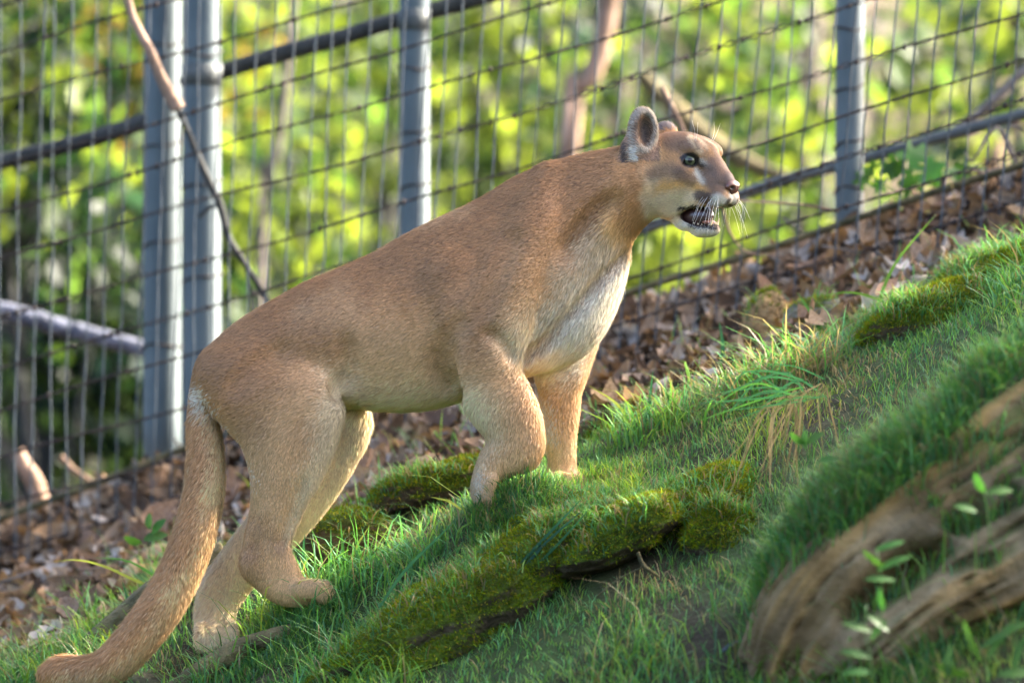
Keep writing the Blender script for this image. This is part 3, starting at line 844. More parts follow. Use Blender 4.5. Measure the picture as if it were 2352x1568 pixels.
# mouth lining and tongue
LV, LQ = sphere_arrays((0, 0, 0), (1, 1, 1), 30, 20)
loc = LV * np.array([42, 24, 27]); LW = np.array([HP(74 + a, b, -115 + c_) for a, b, c_ in loc])
lc = np.array([0.045, 0.016, 0.014]) * (1 + 0.5 * noise(LW, 90, 5, 2))[:, None]
under(cat, obj('mouth_lining', mesh_np('mouth_lining', LW, LQ, True, lc), M['mouth']))
loc = LV * np.array([40, 17, 7]); loc[:, 2] += 0.004 * loc[:, 0] ** 2 * -1 + 2
LW = np.array([HP(86 + a, b, -129 + c_) for a, b, c_ in loc])
under(cat, obj('tongue', mesh_np('tongue', LW, LQ, True, np.tile((0.36, 0.13, 0.07), (len(LW), 1))), M['mouth']))
def tooth(f, l, h, df, dh, r):
    p = np.array([HP(f, l, h), HP(f + df * .5, l * 1.02, h + dh * .5), HP(f + df, l, h + dh)])
    S = catmull(p, 7)
    Vv, Tt = tube_arrays(S, np.linspace(r, r * 0.12, 7) / 1000, 8)
    under(cat, obj('tooth', mesh_np('tooth', Vv, Tt), M['tooth']))
for s_ in (1, -1):
    tooth(132, 15 * s_, -92, 2, -22, 4.6)      # upper canines
    tooth(118, 13 * s_, -137, 6, 17, 4.0)      # lower canines
    for k in range(4):
        tooth(108 - k * 10, (20 + k * 1.2) * s_, -93, 0, -7 - (k == 2) * 3, 3.2)
        if k < 3: tooth(96 - k * 10, (16 + k * 1.2) * s_, -138 + k * 3, 0, 6, 3.0)
for k in range(6):
    tooth(134 - abs(k - 2.5) * .6, (k - 2.5) * 3.0, -92, 1, -6, 1.8)
    tooth(127 - abs(k - 2.5) * .6, (k - 2.5) * 2.7, -135, 1, 6, 1.7)
wr = random.Random(5)
for s_ in (1, -1):
    for k in range(11):
        row, q = divmod(k, 4)
        f0 = 150 - q * 9; h0 = -60 - row * 8; l0 = (31 + q * 1.2) * s_
        Lw = wr.uniform(48, 95)
        dv = np.array([wr.uniform(-0.25, 0.25) + 0.15 * (2 - q), s_ * wr.uniform(0.35, 0.75), -wr.uniform(0.75, 1.1)]); dv /= np.linalg.norm(dv)
        p0 = np.array([f0, l0 * 0.92, h0]); p1 = p0 + dv * Lw * .5 + np.array([3, 4 * s_, 4]); p2 = p0 + dv * Lw + np.array([wr.uniform(-8, 8), 0, -8])
        S = catmull([HP(*p0), HP(*p1), HP(*p2)], 9)
        Vv, Tt = tube_arrays(S, np.linspace(0.4, 0.12, 9) / 1000, 4)
        under(cat, obj('whisker', mesh_np('whisker', Vv, Tt), M['whisker']))
    for k in range(2):
        p0 = np.array([84 + k * 3, (30 + k) * s_, 44]); p1 = p0 + np.array([8 + 4 * k, 8 * s_, 30]); p2 = p0 + np.array([4 + 14 * k, 14 * s_, 58 - 5 * k])
        Vv, Tt = tube_arrays(catmull([HP(*p0), HP(*p1), HP(*p2)], 9), np.linspace(0.32, 0.1, 9) / 1000, 4)
        under(cat, obj('whisker', mesh_np('whisker', Vv, Tt), M['whisker']))

M['olive'] = principled('olive_bark', (0.045, 0.042, 0.018), 0.9, noise_scale=13, c2=(0.15, 0.12, 0.055), bump=1.0, bump_scale=40)
# ------------------------------------------------------------------ the fence
def fence_Y(px): return 2.12 - 0.8 * px / 2352.0
fence = empty('wire_fence', W(1176, 900, 1.75), 'welded wire mesh fence on round steel posts running up the slope behind the cougar', 'fence')

def fpath(pts, dY=0.0, n=40):
    """photo-plane polyline lying on the fence plane"""
    return catmull([W(a, b, fence_Y(a) + dY) for a, b in pts], n)

def part(root, name, V, Tt, mat, smooth=True, col=None, label=None):
    o = under(root, obj(name, mesh_np(name, V, Tt, smooth, col), mat))
    if label: o['label'] = label
    return o

fr = random.Random(3)
# upright wires
px = -120.0; uprights = []
while px < 2560:
    uprights.append(px); px += 40 + 5.5 * max(0, min(1, px / 2352.0)) + fr.uniform(-2.5, 2.5)
for k, px in enumerate(uprights):
    lean = 0.015 + 0.085 * max(0, px / 2352.0) + fr.uniform(-0.012, 0.012)
    ph = fr.uniform(0, 6.28); am = fr.uniform(1.0, 3.2)
    pts = []
    bottom = 1215 - 0.344 * px + (250 if 1250 < px < 2050 else 150) + fr.uniform(-10, 30)
    ncp = 26
    for i in range(ncp):
        yy = -140 + (bottom + 140) * i / (ncp - 1)
        xx = px + lean * (784 - yy) + am * math.sin(yy * 0.012 + ph) + 0.9 * math.sin(yy * 0.055 + ph * 2)
        pts.append(W(xx, yy, fence_Y(xx)))
    Vv, Tt = tube_arrays(catmull(pts, 60), 0.0026, 6, caps=False)
    part(fence, 'upright_wire', Vv, Tt, M['wire'])
# level wires: two strands twisted together
for k, a in enumerate([-455, -330, -215, -100, 42, 150, 262, 393, 503, 606, 722, 826, 926]):
    ctl = []
    for i in range(23):
        px = -160 + i * 125
        bend = 6 * math.sin(px * 0.0035 + k * 1.7) + 3 * math.sin(px * 0.011 + k)
        slope = 0.285 + 0.03 * (px > 1176)
        ctl.append((px, a - slope * (px - 1176) + bend))
    P = fpath(ctl, -0.006, 520)
    t = np.linspace(0, 1, len(P)); gap = 0.0022 + 0.0040 * smooth01(noise(np.stack([t * 9 + k * 5, t * 0, t * 0], -1), 1.0, 8, 2) * 1.6)
    ang = t * 2 * math.pi * 46 + k
    Vs = []; Ts = []; n0 = 0
    for s_ in (0, math.pi):
        off = np.stack([np.zeros_like(t), np.cos(ang + s_) * 0.0022, np.sin(ang + s_) * gap], -1)
        Vv, Tt = tube_arrays(P + off, 0.0019, 5, caps=False)
        Vs.append(Vv); Ts.append(Tt + n0); n0 += len(Vv)
    kr = random.Random(k)
    for q in range(26):      # wrapped knots and clips
        c = P[kr.randrange(10, 510)]
        SV, SQ = sphere_arrays(c, (0.0055, 0.0045, kr.uniform(.005, .010)), 8, 6)
        Vs.append(SV); Ts.append(quads_to_tris(SQ) + n0); n0 += len(SV)
    part(fence, 'level_wire', np.vstack(Vs), np.vstack(Ts), M['rust_wire'])
# posts: round galvanised tubes with a domed cap
def post(x0, x1, top, bottom, dY, w, label=None, lean=0.0):
    n = 30; Yp = fence_Y((x0 + x1) / 2) + dY + .42
    r = w / 2 * (DIST + Yp) / DIST / 1000
    P = catmull([W(x1 + lean * 0, bottom, Yp), W((x0 + x1) / 2, (top + bottom) / 2, Yp), W(x0, top, Yp)], n)
    P[0, 2] -= 0.25
    Vv, Tt = tube_arrays(P, r, 28)
    o = part(fence, 'post', Vv, Tt, M['galv'], label=label)
    return P, r
pA = post(374, 372, -420, 1010, 0.22, 88, 'dull steel post with a chalky streak, leftmost of the four')
pB = post(462, 464, -420, 980, 0.10, 88, 'shaded steel post standing close beside the leftmost post')
pC = post(952, 952, -420, 860, 0.10, 70, 'bluish steel post rising behind the back of the cougar')
pD = post(1957, 1950, -420, 500, 0.16, 66, 'blue grey steel post above the ivy leaves')
for (P, r), zz in ((pA, (95, 330, 560, 800)), (pB, (120, 420, 640)), (pC, (150, 300, 430)), (pD, (60, 200, 330, 440))):
    for q, z in enumerate(zz):       # rusty wire ties that hold the mesh to the post
        Yp = P[0, 1]; c = W(1176 + P[0, 0] / ((DIST + Yp) / DIST / 1000), z, Yp)
        a = np.linspace(0, 2 * math.pi, 30); rr = r * 1.06
        ring = np.stack([c[0] + np.cos(a) * rr, c[1] + np.sin(a) * rr * 1.0, c[2] + .012 * np.sin(a + q) + .004 * np.cos(a * 3)], -1)
        Vv, Tt = tube_arrays(ring, .0028, 6, caps=False)
        part(fence, 'wire_tie', Vv, Tt, M['rust_wire'])
# collars where the rails meet the posts
for (P, r, z, tilt) in ((pB[0], pB[1], 172, 0), (pC[0], pC[1], 46, 0)):
    Yp = P[0, 1]; c = W(1176 + (P[0, 0] / ((DIST + Yp) / DIST / 1000)), z, Yp)
    Vv, Tt = tube_arrays([c + [0, 0, -0.03], c + [0, 0, -0.028], c + [0, 0, 0.028], c + [0, 0, 0.03]], [r * .99, r * 1.09, r * 1.09, r * .99], 28)
    part(fence, 'collar', Vv, Tt, M['rail'])
# rails
def rail(pts, dY, w, mat, sides=14, rough=0.0):
    P = fpath(pts, dY + .42, 60)
    r = w / 2 * (DIST + 2.3) / DIST / 1000
    Vv, Tt = tube_arrays(P, r, sides, rough, 5)
    return part(fence, 'rail', Vv, Tt, mat)
rail([(-200, 425), (0, 372), (190, 325), (330, 280), (380, 262)], 0.20, 40, M['dark_wood'], rough=0.08)
rail([(420, 196), (500, 168), (640, 125), (784, 86), (900, 50), (1040, 12), (1180, -28)], 0.17, 40, M['dark_wood'], rough=0.08)
rail([(952, 665), (1200, 600), (1430, 540), (1600, 484), (1800, 415), (1960, 372), (2150, 318), (2352, 262), (2560, 200)], 0.5, 28, M['rail'])
rail([(-200, 1258), (0, 1190), (220, 1110), (430, 1027), (700, 935), (1050, 815), (1430, 676), (1700, 592), (1950, 508), (2150, 440), (2352, 378), (2600, 296)], -0.14, 16, M['olive'])

# ------------------------------------------------------------------ dry leaf litter on the bank
def leaf_mesh(kind, L=1.0, Wd=0.45, curl=0.3, lobes=0, seed=0):
    """a leaf blade lying along +x with raised, curled margins and a folded midrib"""
    r_ = random.Random(seed); n = 7; Vv = []; Tt = []
    for i in range(n):
        t = i / (n - 1); w = Wd * math.sin(math.pi * min(1, t * 0.93 + 0.05)) ** 0.8
        if lobes: w *= 1 + 0.38 * math.cos(t * math.pi * 2 * lobes)
        w *= r_.uniform(0.85, 1.1)
        x_ = L * (t - 0.5); zz = curl * (t - 0.5) ** 2 + r_.uniform(-.02, .02)
        cx = r_.uniform(-.02, .02)
        Vv += [(x_, w * 0.5 + cx, zz + curl * 0.55 * w + r_.uniform(-.03, .03)), (x_, cx, zz), (x_, -w * 0.5 + cx, zz + curl * 0.5 * w + r_.uniform(-.03, .03))]
    for i in range(n - 1):
        a = i * 3; b = a + 3
        Tt += [(a, a + 1, b + 1), (a, b + 1, b), (a + 1, a + 2, b + 2), (a + 1, b + 2, b + 1)]
    s0 = len(Vv)                                  # stalk
    Vv += [(-L * .5, .006, 0), (-L * .5, -.006, 0), (-L * .72, 0, r_.uniform(-.05, .1))]
    Tt += [(s0, s0 + 1, s0 + 2)]
    return np.array(Vv), np.array(Tt)

leaf_kinds = [leaf_mesh(k, 1.0, [0.42, .5, .36, .55, .46, .6, .4, .5][k], [0.5, .9, 1.3, .4, -0.7, 1.0, 1.5, -.4][k], [0, 0, 2, 3, 0, 3, 0, 2][k], k) for k in range(8)]
leaf_meshes = []
for k, (lv, lt) in enumerate(leaf_kinds):
    me = mesh_np('dry_leaf', lv, lt, True); me.materials.append(M['dry_leaf']); leaf_meshes.append(me)

def bank_points(n, seed, xr=(-1.9, 1.9), yr=(0.6, 3.0)):
    r_ = np.random.default_rng(seed); out = []
    while len(out) < n:
        X = r_.uniform(*xr, 4000); Y = r_.uniform(*yr, 4000)
        w = leaf_zone(X, Y); Yw = Y + 0.288 * X
        ok = (r_.random(4000) < w) & (Yw < 2.62)
        out += list(zip(X[ok], Y[ok]))
    return np.array(out[:n])

def rand_rot(n, r_, flat=0.6):
    """random rotation matrices, leaning towards lying flat on a surface that faces -Y/+Z"""
    q = r_.normal(size=(n, 4)); q /= np.linalg.norm(q, axis=1)[:, None]
    w, x_, y_, z_ = q.T
    Rm = np.stack([1 - 2 * (y_ ** 2 + z_ ** 2), 2 * (x_ * y_ - z_ * w), 2 * (x_ * z_ + y_ * w),
                   2 * (x_ * y_ + z_ * w), 1 - 2 * (x_ ** 2 + z_ ** 2), 2 * (y_ * z_ - x_ * w),
                   2 * (x_ * z_ - y_ * w), 2 * (y_ * z_ + x_ * w), 1 - 2 * (x_ ** 2 + y_ ** 2)], -1).reshape(n, 3, 3)
    return Rm

r_ = np.random.default_rng(41)
P = bank_points(290, 5); Rm = rand_rot(290, r_)
for k in range(290):
    X, Y = P[k]; z = float(ground_z(X, Y)); s_ = r_.uniform(0.06, 0.145)
    o = bpy.data.objects.new('dry_leaf', leaf_meshes[k % 8]); COL.objects.link(o); o.parent = hill
    m = Matrix([list(map(float, row)) for row in Rm[k]]).to_4x4()
    # pull the leaf normal towards the slope normal
    nrm = Vector((-0.28, -0.55, 0.8)).normalized()
    zax = (m.to_3x3() @ Vector((0, 0, 1)) * 0.75 + nrm).normalized()
    o.matrix_world = Matrix.Translation((X, Y, z + s_ * 0.22 + r_.uniform(0, 0.03))) @ zax.to_track_quat('Z', 'Y').to_matrix().to_4x4() @ Matrix.Rotation(r_.uniform(0, 6.28), 4, 'Z') @ Matrix.Scale(s_, 4)

def scatter_stuff(P3, kinds, sizes, cols, rots):
    Vs = []; Ts = []; Cs = []; n0 = 0
    which = np.arange(len(P3)) % len(kinds)
    for k, (lv, lt) in enumerate(kinds):
        idx = np.where(which == k)[0]
        if not len(idx): continue
        Vv = np.einsum('nij,vj->nvi', rots[idx], lv) * sizes[idx][:, None, None] + P3[idx][:, None, :]
        Tt = lt[None] + (np.arange(len(idx)) * len(lv))[:, None, None] + n0
        Vs.append(Vv.reshape(-1, 3)); Ts.append(Tt.reshape(-1, 3)); Cs.append(np.repeat(cols[idx], len(lv), axis=0)); n0 += Vv.shape[0] * Vv.shape[1]
    return np.vstack(Vs), np.vstack(Ts), np.vstack(Cs)

def lean_rots(n, r_, nrm, k=0.75):
    Rm = rand_rot(n, r_)
    z = Rm[:, :, 2] * k + nrm; z /= np.linalg.norm(z, axis=1)[:, None]
    x_ = np.cross(Rm[:, :, 1], z); x_ /= np.linalg.norm(x_, axis=1)[:, None]
    return np.stack([x_, np.cross(z, x_), z], -1)

n = 9000
P = bank_points(n, 6); z = ground_z(P[:, 0], P[:, 1])
sz = r_.uniform(0.025, 0.095, n)
P3 = np.stack([P[:, 0], P[:, 1], z + sz * 0.1 + r_.uniform(-0.01, 0.025, n)], -1)
pal = np.array([[.17, .105, .06], [.22, .15, .095], [.10, .06, .035], [.30, .22, .155], [.26, .145, .06], [.06, .04, .025], [.34, .30, .26]])
cols = pal[r_.integers(0, 7, n)] * r_.uniform(.6, 1.15, (n, 1)) * 1.15
Vv, Tt, Cc = scatter_stuff(P3, leaf_kinds, sz, cols, lean_rots(n, r_, np.array([-.25, -.5, .7]), 0.8))
obj('leaf_litter', mesh_np('leaf_litter', Vv, Tt, True, Cc), M['litter'], hill, kind='stuff')
# leaves dropped further back, on the ground beyond the fence
n = 5000
X = r_.uniform(-4, 5, n); Y = r_.uniform(3, 16, n); z = ground_z(X, Y)
sz = r_.uniform(0.06, 0.13, n)
Vv, Tt, Cc = scatter_stuff(np.stack([X, Y, z + .03], -1), leaf_kinds[:4], sz, pal[r_.integers(0, 5, n)], lean_rots(n, r_, np.array([0, -.2, .9]), 0.6))
obj('leaf_litter', mesh_np('far_leaf_litter', Vv, Tt, True, Cc), M['litter'], hill, kind='stuff')

tw_r = np.random.default_rng(55); Pt = bank_points(90, 9)
for k in range(90):
    X, Y = Pt[k]; L = tw_r.uniform(.06, .28); a = tw_r.uniform(-.9, 1.1); b = tw_r.uniform(-.5, .5)
    d = np.array([math.cos(a), b * .6, math.sin(a) * .8]); c0 = np.array([X, Y, float(ground_z(X, Y)) + .03])
    Pp = catmull([c0 - d * L * .5, c0 + tw_r.normal(0, .012, 3), c0 + d * L * .5], 10)
    Vv, Tt = tube_arrays(Pp, np.linspace(.0042, .0018, 10) * tw_r.uniform(.7, 1.3), 6, .2, k)
    obj('twig', mesh_np('twig', Vv, Tt), M['bark'] if k % 3 else M['tanbark'], hill)

# ------------------------------------------------------------------ grass
def grass_mesh(X, Y, z, h, w, col, bend, r_):
    n = len(X); az = r_.uniform(0, 2 * math.pi, n)
    d = np.stack([np.cos(az), np.sin(az), np.zeros(n)], -1)
    fwd = np.stack([-0.25 * np.ones(n), -0.5 * np.ones(n), -0.1 * np.ones(n)], -1)    # blades hang downhill
    d = d + fwd * 0.7; d /= np.linalg.norm(d, axis=1)[:, None]
    side = np.cross(d, [0, 0, 1.0]); side /= np.linalg.norm(side, axis=1)[:, None]
    tw = r_.uniform(-.8, .8, n)[:, None]
    side = side * np.cos(tw) + d * np.sin(tw)
    B = np.stack([X, Y, z - 0.008], -1)
    rows = []; cs = []
    for t, wf in ((0, 1.0), (0.35, 0.95), (0.7, 0.65), (1.0, 0.0)):
        c = B + np.array([0, 0, 1.0]) * (h * t * (1 - 0.35 * bend * t * t))[:, None] + d * (h * bend * t ** 2 * 0.9)[:, None]
        if wf > 0:
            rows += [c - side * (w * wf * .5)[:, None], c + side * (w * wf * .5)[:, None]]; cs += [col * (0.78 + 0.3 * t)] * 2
        else: rows.append(c); cs.append(col * 1.1)
    Vv = np.stack(rows, 1).reshape(-1, 3); Cc = np.stack(cs, 1).reshape(-1, 3)
    b = np.arange(n)[:, None] * 7
    Tt = np.concatenate([b + t for t in ([0, 1, 3], [0, 3, 2], [2, 3, 5], [2, 5, 4], [4, 5, 6])])
    return Vv, Tt, Cc

GRN = np.array([[.085, .25, .05], [.13, .32, .055], [.07, .22, .085], [.20, .36, .065], [.10, .27, .11]])
def grass_patch(n, seed, xr, yr, hr, wr_, dens, straw=0.07, bendr=(.2, 1.2)):
    r_ = np.random.default_rng(seed)
    X = r_.uniform(*xr, n); Y = r_.uniform(*yr, n)
    keep = r_.random(n) < dens(X, Y); X = X[keep]; Y = Y[keep]; n = len(X)
    P = np.stack([X, Y, X * 0], -1)
    tuft = noise(P, 7, seed, 2)
    z = ground_z(X, Y)
    h = r_.uniform(*hr, n) * (1 + 0.55 * tuft) ; w = r_.uniform(*wr_, n)
    tone = noise(P, 2.0, seed + 9, 2)
    c = GRN[r_.integers(0, 5, n)] * r_.uniform(.6, 1.3, (n, 1)) * (1 + 0.5 * tone)[:, None]
    c = c * (1 + np.array([.55, .1, -.3]) * smooth01(noise(P, 3.3, seed + 14, 2) * 2)[:, None])
    st = r_.random(n) < straw * (.5 + 5 * np.maximum(0, noise(P, 4, 333, 2)))
    c[st] = np.array([.30, .24, .12]) * r_.uniform(.6, 1.2, (st.sum(), 1))
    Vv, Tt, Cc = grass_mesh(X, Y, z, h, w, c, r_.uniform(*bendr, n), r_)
    return Vv, Tt, Cc

MOSSY = []      # filled below: (X, Y, rx, ry) of stones, kept nearly free of grass
def stone_mask(X, Y):
    m = np.ones_like(X)
    for (a, b, rx, ry) in MOSSY:
        m = np.minimum(m, smooth01((np.hypot((X - a) / rx, (Y - b) / ry) - 0.60) / 0.25))
    return m

# ------------------------------------------------------------------ mossy stones
def stone(px, py, Y, rx, ry, rz, tilt, label, moss=0.8, name='mossy_stone', seed=0, cover=None, nmoss=9000, cat_='stone', tone=None, tuftn=None, moss_len=.011):
    if tuftn is None: tuftn = int(nmoss * .16)
    c = W(px, py, Y); c[2] -= rz * (.22 if moss > .45 else 0)
    NV, NQ = sphere_arrays((0, 0, 0), (1, 1, 1), 72, 44)
    q = NV.copy()
    q = q * (1 + 0.22 * noise(NV, 1.7, seed, 3) + 0.09 * noise(NV, 5.5, seed + 3, 3))[:, None]
    q = np.sign(q) * np.abs(q) ** 0.9
    q = q * np.array([rx, ry, rz])
    ca, sa = math.cos(math.radians(tilt)), math.sin(math.radians(tilt))
    q = np.stack([q[:, 0] * ca - q[:, 2] * sa, q[:, 1], q[:, 0] * sa + q[:, 2] * ca], -1)
    Vw = q + c; Tt = quads_to_tris(NQ)
    Nn, fnn = vnormals(Vw, Tt)
    if (np.einsum('ij,ij->i', Nn, q) > 0).mean() < 0.5: NQ = NQ[:, ::-1]; Tt = quads_to_tris(NQ); Nn, fnn = vnormals(Vw, Tt)
    mw = smooth01((Nn[:, 2] + 0.55 + 0.6 * noise(Vw, 7, seed + 5, 3) + (moss - .8)) / 0.5)
    rockc = np.array(tone if tone else (.075, .055, .035))
    mossc = np.array([.075, .115, .008])
    col = rockc * (1 + .5 * noise(Vw, 12, seed, 3))[:, None] * (1 - mw[:, None]) + mossc * (0.8 + .4 * noise(Vw, 9, seed, 2))[:, None] * mw[:, None]
    root = empty(name, c, label, cat_)
    under(root, obj('stone_body', mesh_np('stone_body', Vw, NQ, True, np.clip(col, .005, 1)), M['rock']))
    # moss fronds
    ar = np.linalg.norm(fnn, axis=1); wv = ar * mw[Tt].mean(1) * (Vw[Tt].mean(1)[:, 2] > ground_z(Vw[Tt].mean(1)[:, 0], Vw[Tt].mean(1)[:, 1], False) - .03)
    if nmoss and wv.sum() > 0:
        r2 = np.random.default_rng(seed + 1)
        pk = r2.choice(len(Tt), nmoss, p=wv / wv.sum()); a, b = r2.random(nmoss), r2.random(nmoss); s = a + b > 1; a[s] = 1 - a[s]; b[s] = 1 - b[s]
        Pm = Vw[Tt[pk, 0]] * (1 - a - b)[:, None] + Vw[Tt[pk, 1]] * a[:, None] + Vw[Tt[pk, 2]] * b[:, None]
        Nm = Nn[Tt[pk, 0]]
        D = Nm + r2.normal(0, .55, (nmoss, 3)); D /= np.linalg.norm(D, axis=1)[:, None]
        S = np.cross(D, r2.normal(size=(nmoss, 3))); S /= np.linalg.norm(S, axis=1)[:, None]
        L = (moss_len * r2.uniform(.5, 1.3, nmoss) * (1 + .5 * noise(Pm, 25, seed, 2)))[:, None]
        Vm = np.stack([Pm - S * .0018, Pm + S * .0018, Pm + D * L], 1).reshape(-1, 3)
        cm = np.array([[.14, .20, .006], [.21, .25, .008], [.10, .16, .014], [.22, .18, .02]])[r2.integers(0, 4, nmoss)] * r2.uniform(.7, 1.3, (nmoss, 1)) * (1 + .4 * noise(Pm, 11, seed + 8, 2))[:, None]
        under(root, obj('moss', mesh_np('moss', Vm, np.arange(nmoss * 3).reshape(-1, 3), False, np.clip(np.repeat(cm, 3, 0), .004, 1)), M['moss'], kind='stuff'))
    if tuftn:
        r2 = np.random.default_rng(seed + 7); wt = np.linalg.norm(fnn, axis=1) * np.maximum(Nn[Tt].mean(1)[:, 2], 0) * smooth01((noise(Vw[Tt].mean(1), 9, seed + 20, 2) + .25) / .25)
        pk = r2.choice(len(Tt), tuftn, p=wt / wt.sum()); B = Vw[Tt[pk]].mean(1) + r2.normal(0, .003, (tuftn, 3))
        cg = GRN[r2.integers(0, 5, tuftn)] * r2.uniform(.6, 1.2, (tuftn, 1)); st = r2.random(tuftn) < .22; cg[st] = (.24, .18, .09)
        Vg, Tg, Cg = grass_mesh(B[:, 0], B[:, 1], B[:, 2], r2.uniform(.015, .07, tuftn), r2.uniform(.0016, .0035, tuftn), cg, r2.uniform(.3, 1.6, tuftn), r2)
        under(root, obj('grass', mesh_np('stone_grass', Vg, Tg, False, np.clip(Cg, .003, .9)), M['grass'], kind='stuff'))
    MOSSY.append((c[0], c[1], rx * .9, ry * .9))
    return root
stone(1010, 1430, -0.36, .34, .19, .10, 30, 'long mossy stone hump running up from below the hind paw', seed=11, nmoss=16000)
stone(1230, 1270, -.34, .20, .15, .075, 28, 'moss cushion joining the long mossy hump to the ochre stone', seed=31, nmoss=9000)
stone(1420, 1215, -.42, .16, .12, .06, 28, 'moss cushion lying between the ochre stone and the bare earth', seed=32, nmoss=6500)
stone(1290, 1190, -0.16, .145, .12, .062, 14, 'low ochre mossy stone under the far front paw', seed=12, tone=(.12, .085, .035), nmoss=5000, moss=.55)
stone(1560, 1190, -0.24, .20, .15, .085, 32, 'mossy stone hump between the front paws and the rotten log', seed=13, nmoss=11000)
stone(1660, 1235, -0.42, .09, .09, .10, 40, 'steep moss hung stone face with a dark crack, right of the bare earth', seed=14, nmoss=5000, moss=.7)
stone(2320, 640, 0.62, .22, .16, .10, 22, 'rounded bright green mossy stone in front of the fence, farthest uphill', seed=15, nmoss=12000)
stone(2130, 722, 0.38, .17, .12, .075, 22, 'small grass fringed mossy hump just downhill of the uphill mossy stone', seed=16, nmoss=8000)
stone(1755, 745, 1.05, .05, .04, .085, -18, 'upright ochre stone slab among dead leaves at the fence foot', seed=17, tone=(.30, .20, .09), moss=-.2, nmoss=300, name='stone')
stone(800, 1235, 0.46, .12, .10, .07, 5, 'brown half buried stone in the dark hollow under the belly', seed=18, tone=(.11, .075, .03), moss=.2, nmoss=1800)
stone(1480, 985, 0.62, .16, .10, .05, 18, 'flat olive stone behind the far foreleg at the edge of the dead leaves', seed=19, tone=(.14, .12, .06), moss=.4, nmoss=2500)
stone(1000, 1105, 0.55, .17, .10, .05, 15, 'low mossy stone below the belly beside pale dead leaves', seed=20, moss=.5, nmoss=5000)
stone(1870, 720, 0.95, .07, .05, .04, 10, 'grey green pebbly stone between grass tufts and dead leaves', seed=21, tone=(.16, .16, .12), moss=-.1, nmoss=200, name='stone')

def bare_mask(X, Y):
    m = np.ones_like(X)
    for px, py, Y0, rx, ry in ((460, 1510, .02, .16, .10), (790, 1250, .30, .12, .16), (1430, 1290, -.5, .09, .10), (1690, 1250, -.6, .05, .08), (1650, 1500, -.95, .10, .06)):
        a = W(px, py, Y0); m = np.minimum(m, .12 + .88 * smooth01((np.hypot((X - a[0]) / rx, (Y - Y0) / ry) - .7) / .5))
    return m
def dens_main(X, Y):
    P = np.stack([X, Y, X * 0], -1)
    bare = smooth01((noise(P, 2.6, 71, 2) + 0.62) / 0.4)
    return bare_mask(X, Y) * (1 - 0.93 * leaf_zone(X, Y)) * (0.25 + 0.75 * bare) * (0.42 + 0.58 * stone_mask(X, Y))
def lengthy(X, Y):
    P = np.stack([X, Y, X * 0], -1)
    return dens_main(X, Y) * smooth01((noise(P, 3.1, 72, 2) + 0.1) / 0.4)
Vs, Ts, Cs = [], [], []; n0 = 0
for args in ((120000, 101, (-1.7, 1.9), (-1.5, 1.5), (.022, .062), (.0016, .0030), dens_main, .16),
             (72000, 102, (-1.7, 1.9), (-1.5, 1.5), (.055, .14), (.0022, .0045), lengthy, .14, (.3, 1.6)),
             (9000, 103, (-1.7, 1.9), (-1.4, 1.4), (.10, .19), (.003, .005), lengthy, .12, (.5, 1.5)),
             (5000, 105, (-.1, .3), (-.32, .16), (.03, .075), (.002, .004), lambda X, Y: 0 * X + 1, .08), (4200, 106, (-.62, -.36), (-.28, .06), (.02, .05), (.002, .004), lambda X, Y: 0 * X + 1, .05),
             (2200, 107, (-.09, .16), (-.27, -.12), (.05, .11), (.002, .0042), lambda X, Y: 0 * X + 1, .1),
             (30000, 108, (-4.5, 4.5), (-2.6, 1.3), (.03, .09), (.003, .005), lambda X, Y: dens_main(X, Y) * ((X < -1.65) | (X > 1.85) | (Y < -1.45)), .1),
             (420, 104, (-1.7, 1.8), (.7, 1.7), (.05, .15), (.003, .005), lambda X, Y: 0.8 * stone_mask(X, Y), .1, (.3, 1.2))):
    Vv, Tt, Cc = grass_patch(*args)
    Vs.append(Vv); Ts.append(Tt + n0); Cs.append(Cc); n0 += len(Vv)
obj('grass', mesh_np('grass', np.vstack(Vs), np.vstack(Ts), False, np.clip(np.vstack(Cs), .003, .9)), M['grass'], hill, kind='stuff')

# longer single blades that stand out in front of the leaves
def blade_path(pts, Y, w, root, col, name='blade', dY=0.0):
    P = catmull([W(a, b, Y + dY * i) for i, (a, b) in enumerate(pts)], 16)
    t = np.linspace(0, 1, 16); wd = w * (1 - t ** 2.5) * (0.6 + 0.4 * np.minimum(1, t * 4)) / 1000
    S = np.array([0.75, 0.35, 0.3]); T_ = np.gradient(P, axis=0); S = np.cross(T_, [0, 1, 0.25]); S /= np.linalg.norm(S, axis=1)[:, None] + 1e-9
    up = np.array([0, -0.25, 0.1]) * 0.002
    Vv = np.stack([P - S * wd[:, None] * .5, P + up, P + S * wd[:, None] * .5], 1).reshape(-1, 3)
    i = np.arange(15)[:, None] * 3
    Tt = np.concatenate([i + t_ for t_ in ([0, 1, 4], [0, 4, 3], [1, 2, 5], [1, 5, 4])])
    return under(root, obj(name, mesh_np(name, Vv, Tt, True, np.tile(col, (len(Vv), 1))), M['grass']))

